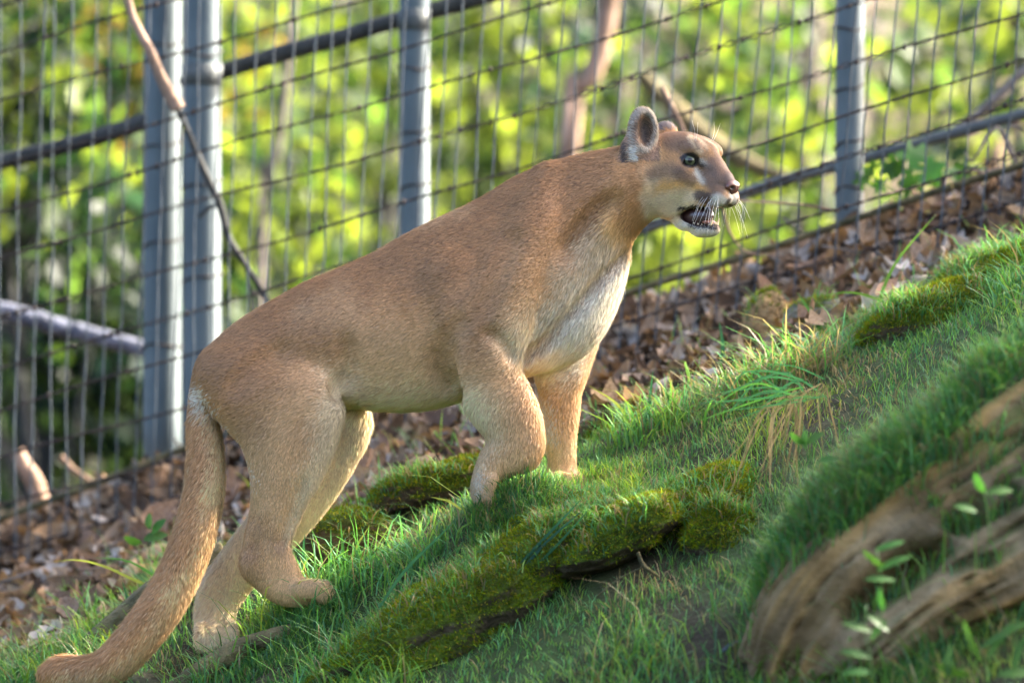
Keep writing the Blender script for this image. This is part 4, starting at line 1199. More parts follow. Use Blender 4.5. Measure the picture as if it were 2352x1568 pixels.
def tuft(px, py, Y, label, blades, cat_='grass tuft', name='grass_tuft', group=None):
    root = empty(name, W(px, py, Y), label, cat_, group)
    for pts, w, col in blades: blade_path(pts, Y, w, root, col)
    return root
G1 = (.06, .18, .035); G2 = (.10, .22, .03); G3 = (.03, .12, .05); YG = (.22, .26, .05)
tuft(1960, 655, 0.75, 'long pale green blades arching left over dead leaves below the fence post', [
    ([(2165, 720), (2060, 700), (1960, 672), (1878, 680)], 9, G2), ([(1900, 790), (1870, 730), (1830, 670)], 11, G1),
    ([(2005, 770), (2020, 690), (2060, 600), (2150, 492)], 9, G2), ([(1650, 850), (1660, 800), (1652, 735)], 12, G3), ([(1905, 770), (1880, 740), (1860, 700)], 10, G1)])
tuft(1440, 1000, 0.35, 'single yellowing blade bending beside the far foreleg', [
    ([(1510, 1060), (1460, 1000), (1420, 930), (1352, 885)], 9, YG), ([(1480, 1010), (1492, 920), (1500, 850)], 11, G3), ([(1560, 980), (1530, 900), (1500, 870)], 8, G1)])
tuft(320, 1340, 0.5, 'two long blades crossing the dead leaves left of the tail', [
    ([(430, 1370), (330, 1340), (240, 1300), (175, 1285), (120, 1290)], 8, YG), ([(520, 1400), (400, 1350), (300, 1290), (215, 1280)], 9, G1),
    ([(320, 1470), (300, 1400), (280, 1330)], 12, G3), ([(290, 1480), (268, 1420), (262, 1380)], 11, G3)], 'grass tuft')
tuft(800, 1330, 0.05, 'upright grass blades lit at the dark hollow in front of the hind paw', [
    ([(790, 1345), (788, 1270), (782, 1190)], 9, G1), ([(800, 1345), (812, 1270), (850, 1205)], 8, YG), ([(765, 1350), (752, 1300), (770, 1292), (800, 1330)], 10, G1),
    ([(880, 1330), (830, 1300), (780, 1300), (740, 1330)], 8, G2), ([(870, 1300), (810, 1290), (740, 1296)], 7, G2), ([(700, 1330), (697, 1270), (700, 1225)], 10, G3)])
tuft(1080, 1330, -0.5, 'curved blades rising from the long mossy stone', [
    ([(870, 1395), (930, 1310), (1010, 1230), (1060, 1180)], 8, G3), ([(1200, 1330), (1290, 1240), (1360, 1160)], 7, G3), ([(1180, 1310), (1270, 1215), (1340, 1140)], 8, (.02, .09, .05)),
    ([(1190, 1320), (1250, 1250), (1345, 1165)], 8, (.02, .08, .05)), ([(1000, 1400), (1070, 1395), (1140, 1410)], 8, G3), ([(1060, 1170), (1030, 1150), (985, 1140)], 6, YG)])
# drooping dry grass tuft
root = empty('dry_grass_tuft', W(1830, 905, -0.45), 'straw coloured tuft drooping over the earth bank left of the rotten log', 'grass tuft')
tr = random.Random(8)
for k in range(30):
    x0 = tr.uniform(1790, 1920); y0 = 925 - (x0 - 1790) * .35 + tr.uniform(-14, 14); spread = tr.uniform(-1, 1)
    x1 = x0 - 40 + spread * 60 + tr.uniform(-20, 20); y1 = y0 + tr.uniform(40, 120)
    x2 = x1 - 30 + spread * 50 + tr.uniform(-30, 20); y2 = y1 + tr.uniform(40, 200)
    blade_path([(x0, y0), ((x0 + x1) / 2 - 6, (y0 + y1) / 2 - 18), (x1, y1), (x2, y2)], -0.55 - tr.uniform(0, .25), tr.uniform(1.8, 4), root,
               tr.choice([(.15, .115, .06), (.10, .08, .04), (.07, .08, .03), (.19, .15, .09)]), 'dry_blade')
for k in range(16):
    x0 = tr.uniform(1790, 1900); y0 = tr.uniform(870, 930)
    blade_path([(x0, y0), (x0 - tr.uniform(40, 110), y0 - tr.uniform(-20, 40)), (x0 - tr.uniform(110, 260), y0 + tr.uniform(-40, 110))], -0.55 - tr.uniform(0, .2), tr.uniform(3, 5), root, tr.choice([G3, G1, (.03, .10, .05)]), 'green_blade')

# ------------------------------------------------------------------ the rotten log, near and out of focus
def rot_log():
    n, sides = 260, 200
    P = catmull([W(1856, 1590, -1.0), W(1965, 1435, -1.08), W(2120, 1315, -1.12), W(2300, 1210, -1.12), W(2520, 1065, -1.1), W(2800, 895, -1.0)], n)
    t = np.linspace(0, 1, n)
    rad = np.interp(t, [0, .03, .12, .3, .6, 1], [.13, .17, .195, .225, .27, .30])
    T_ = np.gradient(P, axis=0); T_ /= np.linalg.norm(T_, axis=1)[:, None]
    A = np.array([0, 1.0, 0]) - T_ * (T_ @ [0, 1.0, 0])[:, None]; A /= np.linalg.norm(A, axis=1)[:, None]; B = np.cross(T_, A)
    a = np.linspace(0, 2 * math.pi, sides, endpoint=False)
    tt, aa = np.meshgrid(t, a, indexing='ij')
    L = tt.ravel() * 1.25
    g = np.stack([np.cos(aa.ravel()) * .6, np.sin(aa.ravel()) * .6, L * .55], -1)       # grain runs along the log
    ridge = 1 - np.abs(noise(g, 4.2, 91, 4)) * 2
    fine = noise(np.stack([g[:, 0] * 6, g[:, 1] * 6, L * 1.3], -1), 2.2, 92, 3)
    knob = noise(g * np.array([1, 1, 1.6]), 2.2, 95, 3)
    crack = -np.exp(-(np.abs(noise(g * np.array([1, 1, .8]), 7.5, 96, 2)) / .045) ** 1.5)
    disp = 0.10 * ridge + 0.09 * fine + 0.15 * knob + 0.08 * crack
    FRONT = math.pi if A[100, 1] > 0 else 0.0
    SGN = 1 if B[100, 2] > 0 else -1
    # wood has fallen away in long hollows on the side that faces the camera
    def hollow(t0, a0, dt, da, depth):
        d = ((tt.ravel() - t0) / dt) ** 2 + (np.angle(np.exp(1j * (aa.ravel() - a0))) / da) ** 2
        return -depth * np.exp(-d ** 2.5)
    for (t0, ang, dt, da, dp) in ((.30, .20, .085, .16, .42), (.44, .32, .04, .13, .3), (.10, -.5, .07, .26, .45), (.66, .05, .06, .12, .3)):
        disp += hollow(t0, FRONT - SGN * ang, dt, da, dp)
    rr = (rad[:, None] * (1 + disp.reshape(n, sides)))
    ring = A[:, None, :] * np.cos(a)[None, :, None] + B[:, None, :] * np.sin(a)[None, :, None]
    jag = (0.05 * noise(np.stack([np.cos(a) * 3, np.sin(a) * 3, a * 0], -1), 2.0, 97, 3))
    Vv = P[:, None, :] + ring * rr[:, :, None] + T_[:, None, :] * (jag[None, :] * (np.exp(-t / .04) * 1.0)[:, None])[:, :, None]
    Vv = Vv.reshape(-1, 3)
    i = np.arange(n - 1)[:, None] * sides; j = np.arange(sides)[None, :]; j2 = (j + 1) % sides
    Qf = np.stack([i + j, i + sides + j, i + sides + j2, i + j2], -1).reshape(-1, 4)
    Vv = np.vstack([Vv, P[0] + T_[0] * 0.05]); c0 = n * sides
    cap = np.stack([np.full(sides, c0), np.arange(sides), (np.arange(sides) + 1) % sides], -1)
    Tt = np.vstack([quads_to_tris(Qf), cap])
    Nn, _ = vnormals(Vv, Tt)
    if (np.einsum('ij,ij->i', Nn[:n * sides], (Vv[:n * sides] - np.repeat(P, sides, axis=0))) > 0).mean() < .5: Tt = Tt[:, ::-1]; Nn = -Nn
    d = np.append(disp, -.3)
    cw = np.array([.15, .10, .045]); co = np.array([.36, .20, .055]); cg = np.array([.27, .20, .115]); cm = np.array([.055, .075, .016]); cd = np.array([.022, .014, .007])
    s1 = smooth01((noise(Vv, 5, 93, 3) + .15) / .5)[:, None]; s2 = smooth01((np.append(fine, 0) - .05) / .4)[:, None]
    col = cw * (1 - s1) + cg * s1
    col = col * (1 - s2 * .6) + co * s2 * .6
    ck = np.append(-crack, 0)[:, None] * .7; col = col * (1 - ck) + cd * ck
    low = smooth01((-.10 - d) / .25)[:, None]; col = col * (1 - low * .65) + (cd * .5 + co * .35) * low * .65  # hollows painted darker: rotten wood tone, with some shade in the colour
    mo = (smooth01((Nn[:, 2] - .30 + .5 * noise(Vv, 5, 94, 3)) / .5) * .7)[:, None]; col = col * (1 - mo) + cm * mo
    root = empty('rotten_log', W(2150, 1500, -1.4), 'big crumbling brown log with hollows lying blurred beside the slope', 'log')
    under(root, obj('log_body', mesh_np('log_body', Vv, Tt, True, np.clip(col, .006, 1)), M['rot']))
    return root, Vv, Tt, Nn, P
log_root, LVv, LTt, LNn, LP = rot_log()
# grass and moss rooted on the log's upper side
r_ = np.random.default_rng(77)
tc_ = LVv[LTt].mean(1); tn = LNn[LTt].mean(1)
gw = np.maximum(tn[:, 2] - .28 - .15 * (tc_[:, 0] > 1.0), 0) * (tn[:, 1] < .6) * (0.25 + smooth01((noise(tc_, 4, 98, 2) + .15) / .3)) * np.where(tc_[:, 0] < 0.9, 1.5, .8)
gw /= gw.sum(); ng = 17000
pk = r_.choice(len(LTt), ng, p=gw); B = tc_[pk] + r_.normal(0, .004, (ng, 3))
cg_ = GRN[r_.integers(0, 5, ng)] * r_.uniform(.7, 1.3, (ng, 1)); st = r_.random(ng) < .22; cg_[st] = (.20, .17, .08)
Vv, Tt, Cc = grass_mesh(B[:, 0], B[:, 1], B[:, 2], r_.uniform(.03, .13, ng), r_.uniform(.0018, .004, ng), cg_, r_.uniform(.2, 1.6, ng), r_)
under(log_root, obj('grass', mesh_np('log_grass', Vv, Tt, False, np.clip(Cc, .003, .9)), M['grass'], kind='stuff'))

def broad_leaf(L, Wd, fold=.25, droop=.25):
    n = 6; Vv = []; Tt = []
    for i in range(n):
        t = i / (n - 1); w = Wd * math.sin(math.pi * (t * .94 + .03)) ** .7
        zc = -droop * t * t
        Vv += [(L * t, w * .5, zc + fold * w * .5), (L * t, 0, zc), (L * t, -w * .5, zc + fold * w * .5)]
    for i in range(n - 1):
        a = i * 3; b = a + 3
        Tt += [(a, a + 1, b + 1), (a, b + 1, b), (a + 1, a + 2, b + 2), (a + 1, b + 2, b + 1)]
    return np.array(Vv), np.array(Tt)

def weed(px, py, Y, label, leaves, stem=None, group=None, name='weed', mat='ivy'):
    """leaves: (px, py, length mm, angle deg in the picture plane, yaw)"""
    root = empty(name, W(px, py, Y), label, 'plant', group)
    for (ax, ay, L, ang, w) in leaves:
        lv, lt = broad_leaf(L / 1000, w / 1000, .3, L / 4500)
        o = obj('leaf', mesh_np('leaf', lv, lt), M[mat])
        under(root, o)
        o.matrix_basis = Matrix.Translation(W(ax, ay, Y - .01)) @ Matrix.Rotation(math.radians(-ang), 4, 'Y') @ Matrix.Rotation(math.radians(55), 4, 'X')
    for pts, w in (stem or []):
        Vv, Tt = tube_arrays(catmull([W(a, b, Y) for a, b in pts], 12), w / 1000, 6)
        under(root, obj('stem', mesh_np('stem', Vv, Tt), M['ivy']))
    return root
wr = random.Random(12)
weed(2060, 1290, -1.8, 'blurred weed with narrow leaves in front of the big hollow of the log', [(2010, 1265, 60, 25, 15), (2015, 1310, 72, 30, 16), (1985, 1330, 60, 5, 14), (2030, 1300, 50, 150, 14)],
     [([(2020, 1470), (2025, 1380), (2020, 1300), (2012, 1262)], 1.6)])
weed(2260, 1130, -1.8, 'blurred sprig of three pointed leaves above the log hollow', [(2262, 1130, 42, 125, 20), (2265, 1130, 52, 10, 18), (2190, 1160, 48, -8, 16)], [([(2275, 1240), (2268, 1180), (2262, 1130)], 1.5)])
weed(1980, 1500, -1.8, 'blurred low weed before the broken end of the log', [(1935, 1430, 60, -10, 18), (1930, 1495, 62, -4, 18), (1935, 1545, 58, 8, 18), (1990, 1410, 55, -30, 18), (2000, 1470, 50, 60, 16), (2030, 1400, 45, 110, 16)],
     [([(2010, 1600), (2000, 1520), (1985, 1440), (1990, 1390)], 1.6)])
weed(2260, 1480, -1.85, 'blurred weed with broad blades at the bottom of the log', [(2270, 1510, 90, 60, 18), (2255, 1520, 85, 120, 18), (2250, 1490, 110, 35, 17), (2290, 1550, 80, 10, 24), (2230, 1550, 70, 170, 22), (2330, 1540, 70, 80, 20), (2180, 1560, 70, 95, 18)],
     [([(2260, 1640), (2262, 1560), (2265, 1500)], 2)])
weed(1870, 1050, -1.2, 'blurred bright sprig of small leaves on top of the log', [(1850, 1020, 40, 150, 18), (1852, 1020, 45, 40, 18), (1850, 1030, 38, 95, 16), (1880, 1060, 44, 15, 18)], [([(1870, 1110), (1860, 1060), (1850, 1020)], 1.4)])
weed(340, 1235, 1.0, 'small bright green plant among dead leaves left of the tail', [(330, 1240, 60, 20, 30), (350, 1225, 48, 55, 26), (325, 1245, 46, 170, 26), (345, 1215, 40, 100, 24), (300, 1330, 50, 10, 26)], [([(345, 1290), (340, 1240)], 1.4)])
# ivy and seedling leaves on the fence at the upper right
def lobed_leaf(R, seed):
    r2 = random.Random(seed); n = 22; Vv = [(0, 0, 0)]; Tt = []
    for i in range(n):
        a = 2 * math.pi * i / n
        rr = R * (0.66 + 0.30 * math.cos(a * 5 / 1.0) * (1 if abs(a - math.pi) < 2.4 else .5)) * r2.uniform(.93, 1.05)
        Vv.append((rr * math.cos(a) + R * .2, rr * math.sin(a), R * (.12 * math.cos(2 * a) + r2.uniform(-.05, .05))))
    for i in range(n): Tt.append((0, 1 + i, 1 + (i + 1) % n))
    return np.array(Vv), np.array(Tt)
ivy = empty('ivy', W(2120, 440, 1.9), 'green lobed ivy leaves growing through the mesh beside the rightmost post', 'plant')
for k, (ax, ay, R, rot) in enumerate([(2090, 350, 52, 30), (2060, 375, 40, 100), (2128, 395, 50, -20), (2180, 392, 40, 10), (2215, 385, 36, 60), (2100, 420, 40, 180), (1985, 400, 34, 200), (2005, 385, 32, 120), (1975, 412, 28, 20), (2020, 430, 26, 250), (2245, 390, 26, 15), (2150, 425, 34, 240), (2040, 395, 34, -60)]):
    lv, lt = lobed_leaf(R / 1000 * 1.15, k)
    o = under(ivy, obj('leaf', mesh_np('leaf', lv, lt), M['ivy']))
    o.matrix_basis = Matrix.Translation(W(ax, ay, 2.02 + 0.05 * math.sin(k * 2.3))) @ Matrix.Rotation(math.radians(rot), 4, 'Y') @ Matrix.Rotation(math.radians(60 + 25 * math.sin(k * 1.7)), 4, 'X')
for pts in ([(2130, 500), (2110, 450), (2090, 380)], [(2130, 500), (2060, 440), (1990, 405)], [(2130, 500), (2180, 430), (2230, 392)]):
    Vv, Tt = tube_arrays(catmull([W(a, b, 2.0) for a, b in pts], 14), .0016, 6)
    under(ivy, obj('stem', mesh_np('stem', Vv, Tt), M['ivy']))

# ------------------------------------------------------------------ sticks, twigs, limbs
def branch(pts, Y, widths, mat, label, name='branch', cat_='branch', rough=.15, seed=0, twigs=(), sides=12, ns=25.0):
    root = empty(name, W(pts[0][0], pts[0][1], Y if np.isscalar(Y) else Y[0]), label, cat_)
    Ys = [Y] * len(pts) if np.isscalar(Y) else Y
    P = catmull([W(a, b, yy) for (a, b), yy in zip(pts, Ys)], 14 * len(pts))
    r = np.interp(np.linspace(0, 1, len(P)), np.linspace(0, 1, len(widths)), widths) / 2000 * (DIST + Ys[0]) / DIST
    Vv, Tt = tube_arrays(P, r, sides, rough, seed, nscale=ns)
    under(root, obj('limb', mesh_np('limb', Vv, Tt), mat))
    for tp, tw in twigs:
        Vv, Tt = tube_arrays(catmull([W(a, b, Ys[0]) for a, b in tp], 20), tw / 2000 * (DIST + Ys[0]) / DIST, 6, .1, seed, nscale=ns)
        under(root, obj('twig', mesh_np('twig', Vv, Tt), mat))
    return root
branch([(280, -60), (305, 40), (345, 120), (375, 190), (410, 250)], 1.95, [16, 18, 22, 27, 34], M['tanbark'], 'dead branch with a pale sawn end hanging across the left posts', seed=3, rough=.12)
branch([(402, 235), (430, 300), (468, 390), (505, 470), (525, 545), (565, 610), (625, 705)], 2.2, [15, 15, 16, 20, 17, 13, 11], M['dark_wood'], 'thin dark crooked branch running down behind the rump', seed=4,
       twigs=[([(505, 470), (480, 478), (455, 500)], 10), ([(560, 600), (575, 660), (580, 740)], 9)])
branch([(-80, 690), (0, 712), (110, 742), (210, 770), (330, 802), (380, 812)], 3.6, [44, 44, 42, 40, 38, 36], M['lichen'], 'grey lichen covered bough crossing behind the leftmost post', name='bough', seed=6, rough=.2)
branch([(1850, 470), (1780, 466), (1690, 460)], 1.5, [5, 6, 4], M['tanbark'], 'thin reddish twig pointing at the muzzle', name='twig', cat_='twig', seed=7, twigs=[([(1850, 470), (1900, 480), (1930, 485)], 8)])
branch([(2160, 485), (2200, 472), (2235, 440), (2262, 400), (2300, 385)], 1.7, [6, 8, 9, 10, 7], M['tanbark'], 'pale curved root looping over dead leaves under the ivy', name='root', cat_='root', seed=8, twigs=[([(2262, 400), (2240, 392), (2215, 398)], 10)])
branch([(2352, 500), (2340, 400), (2300, 300), (2270, 310), (2235, 370), (2215, 350)], 1.75, [14, 12, 11, 9, 8, 6], M['bark'], 'dry crumbled vine hanging on the mesh above the root', name='vine', cat_='vine', seed=9, rough=.35, twigs=[([(2300, 300), (2330, 290), (2380, 310)], 9), ([(2310, 330), (2330, 370), (2352, 420)], 10)])
branch([(1520, 200), (1540, 240), (1565, 290), (1580, 330)], 1.9, [10, 14, 12, 8], M['tanbark'], 'short reddish twig rising behind the forehead', name='twig', cat_='twig', seed=10)
branch([(1660, 480), (1680, 540), (1720, 580), (1800, 590), (1890, 620)], 1.6, [8, 6, 5, 4, 3], M['tanbark'], 'thin brown twig trailing downhill from the chin', name='twig', cat_='twig', seed=11)
branch([(1620, 1575), (1640, 1530), (1672, 1485), (1725, 1462)], -1.0, [15, 14, 10, 7], M['lichen'], 'grey forked stick lying in grass beside the broken log end', name='stick', cat_='stick', seed=12, twigs=[([(1650, 1515), (1690, 1500), (1720, 1496)], 5)])
branch([(1465, 1268), (1480, 1300), (1515, 1325)], -0.62, [8, 11, 5], M['olive'], 'short reddish stick poking out of the grass under the earth bank', name='stick', cat_='stick', seed=13, twigs=[([(1480, 1300), (1420, 1330), (1370, 1370)], 4)])
branch([(300, 1665), (400, 1592), (490, 1526), (565, 1484), (680, 1450), (760, 1440)], -0.14, [62, 60, 52, 46, 30], M['olive'], 'olive weathered log under the far hind paw', name='fallen_log', cat_='log', seed=14, rough=.16, ns=14)
branch([(150, 1560), (240, 1475), (330, 1400), (420, 1330), (520, 1270)], 0.42, [90, 96, 90, 80, 60], M['olive'], 'mossy brown log lying behind the tail', name='fallen_log', cat_='log', seed=15, rough=.2, ns=12)
branch([(40, 1035), (60, 1075), (85, 1120), (105, 1200)], 3.4, [30, 40, 42, 44], M['tanbark'], 'broken tan stub standing beyond the bottom rail at far left', name='broken_stub', cat_='branch', seed=16)
branch([(140, 1048), (170, 1080), (215, 1110)], 3.2, [12, 16, 14], M['tanbark'], 'pale stick leaning on the bottom rail', name='stick', cat_='stick', seed=17)
branch([(1470, 170), (1560, 260), (1640, 330), (1730, 380), (1850, 420)], 6.0, [34, 46, 48, 38, 18], M['olive'], 'thick shaded bough slanting down behind the cougar face', name='bough', seed=18)
branch([(2420, 110), (2352, 165), (2290, 225), (2230, 275), (2150, 320)], 3.2, [22, 24, 26, 24, 12], M['bark'], 'dark branch slanting down to the upper rail at far right', seed=19)
branch([(2420, 300), (2300, 280), (2180, 305), (2080, 350)], 2.4, [6, 8, 6, 4], M['tanbark'], 'fine reddish stem arching above the ivy', name='stem', cat_='twig', seed=22)
for k, (pts, Yb) in enumerate([([(1560, 470), (1640, 560), (1700, 600)], 1.5), ([(1900, 520), (1960, 560), (2010, 640)], 1.6), ([(1840, 440), (1880, 520), (1930, 545)], 1.5)]):
    pass

# ------------------------------------------------------------------ trees and shrubs beyond the fence
def simple_leaf(r2, w=.55):
    Vv = np.array([(-.5, 0, 0), (-.18, w * .5, .06), (.2, w * .42, .05), (.5, 0, 0), (.2, -w * .42, .05), (-.18, -w * .5, .06), (0, 0, -.03)])
    Tt = np.array([(6, 0, 1), (6, 1, 2), (6, 2, 3), (6, 3, 4), (6, 4, 5), (6, 5, 0)])
    return Vv, Tt
leafk = [simple_leaf(None, w) for w in (.5, .62, .7)]
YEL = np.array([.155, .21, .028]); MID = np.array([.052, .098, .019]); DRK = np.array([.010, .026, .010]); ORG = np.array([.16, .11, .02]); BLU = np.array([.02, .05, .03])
def tree(px, py, Y, rx, rz, ry, n, cols, label, seed, trunk=None, tw=.035, lsize=(.05, .11), tmat='dark_wood', name='sapling', cat_='sapling', group='saplings beyond the fence'):
    c = W(px, py, Y); r2 = np.random.default_rng(seed)
    g = float(ground_z(c[0], Y))
    root = empty(name, (c[0], Y, g), label, cat_, group)
    bx = trunk[0] if trunk else (px, None)
    top = c + [0, 0, rz * .6]
    base_ = np.array([c[0] + r2.uniform(-.3, .3), Y, g - .05])
    P = catmull([base_, base_ * .6 + top * .4 + [r2.uniform(-.12, .12), 0, 0], base_ * .25 + top * .75 + [r2.uniform(-.1, .1), 0, 0], top], 30)
    Vv, Tt = tube_arrays(P, np.linspace(tw, tw * .3, 30), 10, .12, seed)
    under(root, obj('trunk', mesh_np('trunk', Vv, Tt), M[tmat]))
    # limbs, joined, and leaf clumps round their ends
    nl = 14; Vs = []; Ts = []; n0 = 0; ends = []
    for k in range(nl):
        s = P[r2.integers(12, 30)]; d = r2.normal(size=3); d /= np.linalg.norm(d)
        e = c + d * np.array([rx, ry, rz]) * r2.uniform(.5, .95)
        Q_ = catmull([s, (s + e) / 2 + r2.normal(0, .06, 3), e], 12)
        Vv, Tt = tube_arrays(Q_, np.linspace(tw * .35, .004, 12), 6); Vs.append(Vv); Ts.append(Tt + n0); n0 += len(Vv); ends.append(e)
    under(root, obj('limbs', mesh_np('limbs', np.vstack(Vs), np.vstack(Ts)), M[tmat], kind='stuff'))
    ends = np.array(ends + [c + r2.normal(0, .3, 3) * [rx, ry, rz] for _ in range(16)])
    k = r2.integers(0, len(ends), n)
    Pc = ends[k] + r2.normal(0, 1, (n, 3)) * np.array([rx, ry, rz]) * .24
    cl = np.array([cols[i] for i in r2.integers(0, len(cols), len(ends))])[k] * r2.uniform(.65, 1.35, (n, 1))
    sz = r2.uniform(*lsize, n)
    Vv, Tt, Cc = scatter_stuff(Pc, leafk, sz, cl, lean_rots(n, r2, np.array([0, -.3, .5]), 1.0))
    under(root, obj('crown', mesh_np('crown', Vv, Tt, False, np.clip(Cc, .003, .9)), M['leaf_far'], kind='stuff'))
    return root
T_SPEC = [  # DRK leaves on the left stand in for shaded foliage
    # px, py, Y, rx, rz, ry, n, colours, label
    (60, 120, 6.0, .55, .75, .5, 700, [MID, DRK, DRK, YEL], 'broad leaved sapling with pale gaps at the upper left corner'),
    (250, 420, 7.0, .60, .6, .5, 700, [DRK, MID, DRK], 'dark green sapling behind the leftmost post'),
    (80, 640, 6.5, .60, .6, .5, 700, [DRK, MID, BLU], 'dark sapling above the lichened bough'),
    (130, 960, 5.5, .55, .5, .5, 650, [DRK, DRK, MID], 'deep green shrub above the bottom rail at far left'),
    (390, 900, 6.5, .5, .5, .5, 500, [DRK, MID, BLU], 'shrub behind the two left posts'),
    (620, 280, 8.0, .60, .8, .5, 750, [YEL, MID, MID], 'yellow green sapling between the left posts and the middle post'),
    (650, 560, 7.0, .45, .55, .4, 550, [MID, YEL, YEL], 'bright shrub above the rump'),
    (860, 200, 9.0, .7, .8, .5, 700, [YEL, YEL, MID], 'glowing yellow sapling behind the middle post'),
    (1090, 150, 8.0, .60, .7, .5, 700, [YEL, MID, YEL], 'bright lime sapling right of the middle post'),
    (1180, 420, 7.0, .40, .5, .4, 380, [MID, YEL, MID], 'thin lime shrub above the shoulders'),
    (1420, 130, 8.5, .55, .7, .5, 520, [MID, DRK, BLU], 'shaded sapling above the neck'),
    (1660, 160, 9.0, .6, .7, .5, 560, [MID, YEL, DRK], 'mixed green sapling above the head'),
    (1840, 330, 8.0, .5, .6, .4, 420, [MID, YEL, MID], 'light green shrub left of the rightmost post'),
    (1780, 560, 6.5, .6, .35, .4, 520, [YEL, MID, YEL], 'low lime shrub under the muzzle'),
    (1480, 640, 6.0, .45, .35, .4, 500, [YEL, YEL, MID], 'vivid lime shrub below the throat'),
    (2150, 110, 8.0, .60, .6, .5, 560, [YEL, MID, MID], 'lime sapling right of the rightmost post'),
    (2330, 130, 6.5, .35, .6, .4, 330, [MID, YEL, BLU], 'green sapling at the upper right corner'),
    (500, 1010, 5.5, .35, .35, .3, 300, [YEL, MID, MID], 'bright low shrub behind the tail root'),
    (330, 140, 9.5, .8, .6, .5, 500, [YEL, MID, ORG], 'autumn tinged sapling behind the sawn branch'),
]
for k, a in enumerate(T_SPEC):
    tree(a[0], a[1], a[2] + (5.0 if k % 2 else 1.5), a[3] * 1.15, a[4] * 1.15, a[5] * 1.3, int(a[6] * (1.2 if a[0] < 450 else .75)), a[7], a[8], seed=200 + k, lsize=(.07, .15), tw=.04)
# pale trunks seen through the leaves
def trunk_tree(pts, Y, w, label, seed, mat='tanbark'):
    root = empty('tree', W(pts[0][0], pts[0][1], Y), label, 'tree', 'pale trees beyond the fence')
    P = [W(a, b, Y) for a, b in pts]
    P[0][2] = float(ground_z(P[0][0], Y)) - .1
    Vv, Tt = tube_arrays(catmull(P, 40), np.linspace(w, w * .75, 40) / 2000 * (DIST + Y) / DIST, 14, .12, seed)
    under(root, obj('trunk', mesh_np('trunk', Vv, Tt), M[mat]))
    return root
trunk_tree([(1290, 900), (1305, 370), (1350, 200), (1390, 60), (1420, -200)], 6.0, 62, 'pale sunlit tree trunk behind the shoulders', 1)
trunk_tree([(600, 1100), (600, 560), (625, 400), (650, 260), (690, -200)], 6.5, 26, 'slim brown trunk between the left and middle posts', 2, 'bark')
trunk_tree([(1905, 900), (1890, 420), (1870, 200), (1860, -200)], 10.0, 44, 'slim shaded trunk just left of the rightmost post', 3, 'bark')
trunk_tree([(2280, 700), (2290, 250), (2310, 120), (2300, -200)], 10.5, 48, 'sunlit slim trunk near the right edge of the mesh', 4)

# far woodland that reads as one mass
r_ = np.random.default_rng(900); n = 46000
X = r_.uniform(-20, 20, n); Y = r_.uniform(13, 24, n); d = (DIST + Y) / DIST
Z = r_.uniform(-1.6, 1.35, n) * d
Pn = np.stack([X, Y, Z], -1); keep = (noise(Pn, .8, 33, 2) > -.28) & ((Pn[:, 0] < 1.6) | (Pn[:, 2] > 1.3 + .4 * noise(Pn, .7, 38)) | (r_.random(n) < .35))
Pn = Pn[keep]; n = len(Pn)
tn_ = noise(Pn, .5, 35, 2) - .25 * smooth01((-.9 - Pn[:, 0] / 2) / 1.2)  # shade at the left painted in as darker leaf tones
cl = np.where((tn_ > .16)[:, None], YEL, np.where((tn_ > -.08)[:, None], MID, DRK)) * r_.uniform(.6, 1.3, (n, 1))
Vv, Tt, Cc = scatter_stuff(Pn, leafk, r_.uniform(.12, .24, n), cl, lean_rots(n, r_, np.array([0, -.3, .5]), 1.0))
wood = obj('far_woodland_foliage', mesh_np('far_woodland_foliage', Vv, Tt, False, np.clip(Cc, .003, .9)), M['leaf_far'], kind='stuff')

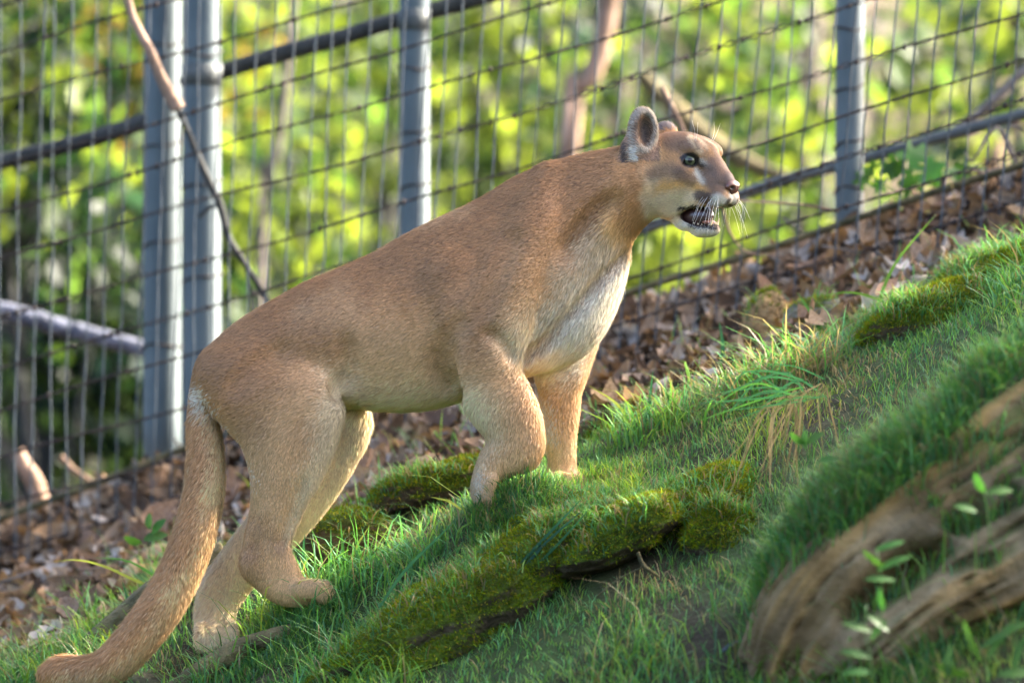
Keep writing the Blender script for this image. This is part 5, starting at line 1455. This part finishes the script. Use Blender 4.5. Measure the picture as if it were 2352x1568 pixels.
# ------------------------------------------------------------------ unseen tree up-sun, its crown shaped to shade the slope
def shade_tree():
    s = np.array(SUN); root_p = np.array([6.4, 2.2, float(ground_z(6.4, 2.2))])
    root = empty('shade_tree', root_p, 'unseen leafy tree uphill outside the picture, crown shaped to throw dappled shade over the cougar', 'tree')
    r2 = np.random.default_rng(61); n = 11000; h_ = n // 3
    Tp = np.stack([r2.uniform(-1.9, 2.5, n), r2.uniform(-2.9, 2.15, n), np.zeros(n)], -1)
    Tp[:h_, 0] = r2.uniform(-1.2, .65, h_); Tp[:h_, 1] = r2.uniform(-.3, .3, h_)
    Tp[:, 2] = ground_z(Tp[:, 0], Tp[:, 1], False) + .03
    Tp[:h_, 2] += r2.uniform(0, 1, h_) * (1.0 - .25 * Tp[:h_, 0])
    t = r2.uniform(5.4, 8.0, n); Pc = Tp + s * t[:, None]
    lit = []   # gaps left in the crown so sun flecks reach these places
    for (px, py, Yf, rad) in ((800, 1060, .10, .045), (770, 1140, .10, .05), (725, 1225, .10, .04), (850, 985, .10, .03), (500, 1440, .03, .045), (530, 1400, .05, .035), (735, 1335, -.09, .04), (770, 1365, -.09, .045),
                             (150, 1500, -.03, .06), (200, 1500, -.04, .045), (820, 1360, -.05, .04), (1385, 800, .03, .03), (1350, 850, .06, .03), (690, 1320, -.1, .03), (105, 1520, -.03, .05)):
        lit.append((W(px, py, Yf), rad))
    keep = np.ones(n, bool)
    for L0, rad in lit:
        v = Pc - L0; dist = np.linalg.norm(v - s * (v @ s)[:, None], axis=1); keep &= dist > rad + .15
    hole = noise(Pc, 1.5, 63, 2) > -.7
    Pc = Pc[keep & hole]; n = len(Pc)
    sz = r2.uniform(.09, .17, n); cl = MID * r2.uniform(.7, 1.3, (n, 1))
    Vv, Tt, Cc = scatter_stuff(Pc, leafk, sz, cl, lean_rots(n, r2, s * .6, 1.0))
    under(root, obj('crown', mesh_np('crown', Vv, Tt, False, Cc), M['leaf_far'], kind='stuff'))
    mid = Pc.mean(0)
    Vv, Tt = tube_arrays(catmull([root_p - [0, 0, .2], root_p + [-.1, 0, 1.5], root_p * .35 + mid * .65 + [.8, 0, 0], mid + [0, 0, .6]], 30), np.linspace(.17, .05, 30), 14, .1, 3)
    under(root, obj('trunk', mesh_np('trunk', Vv, Tt), M['bark']))
shade_tree()
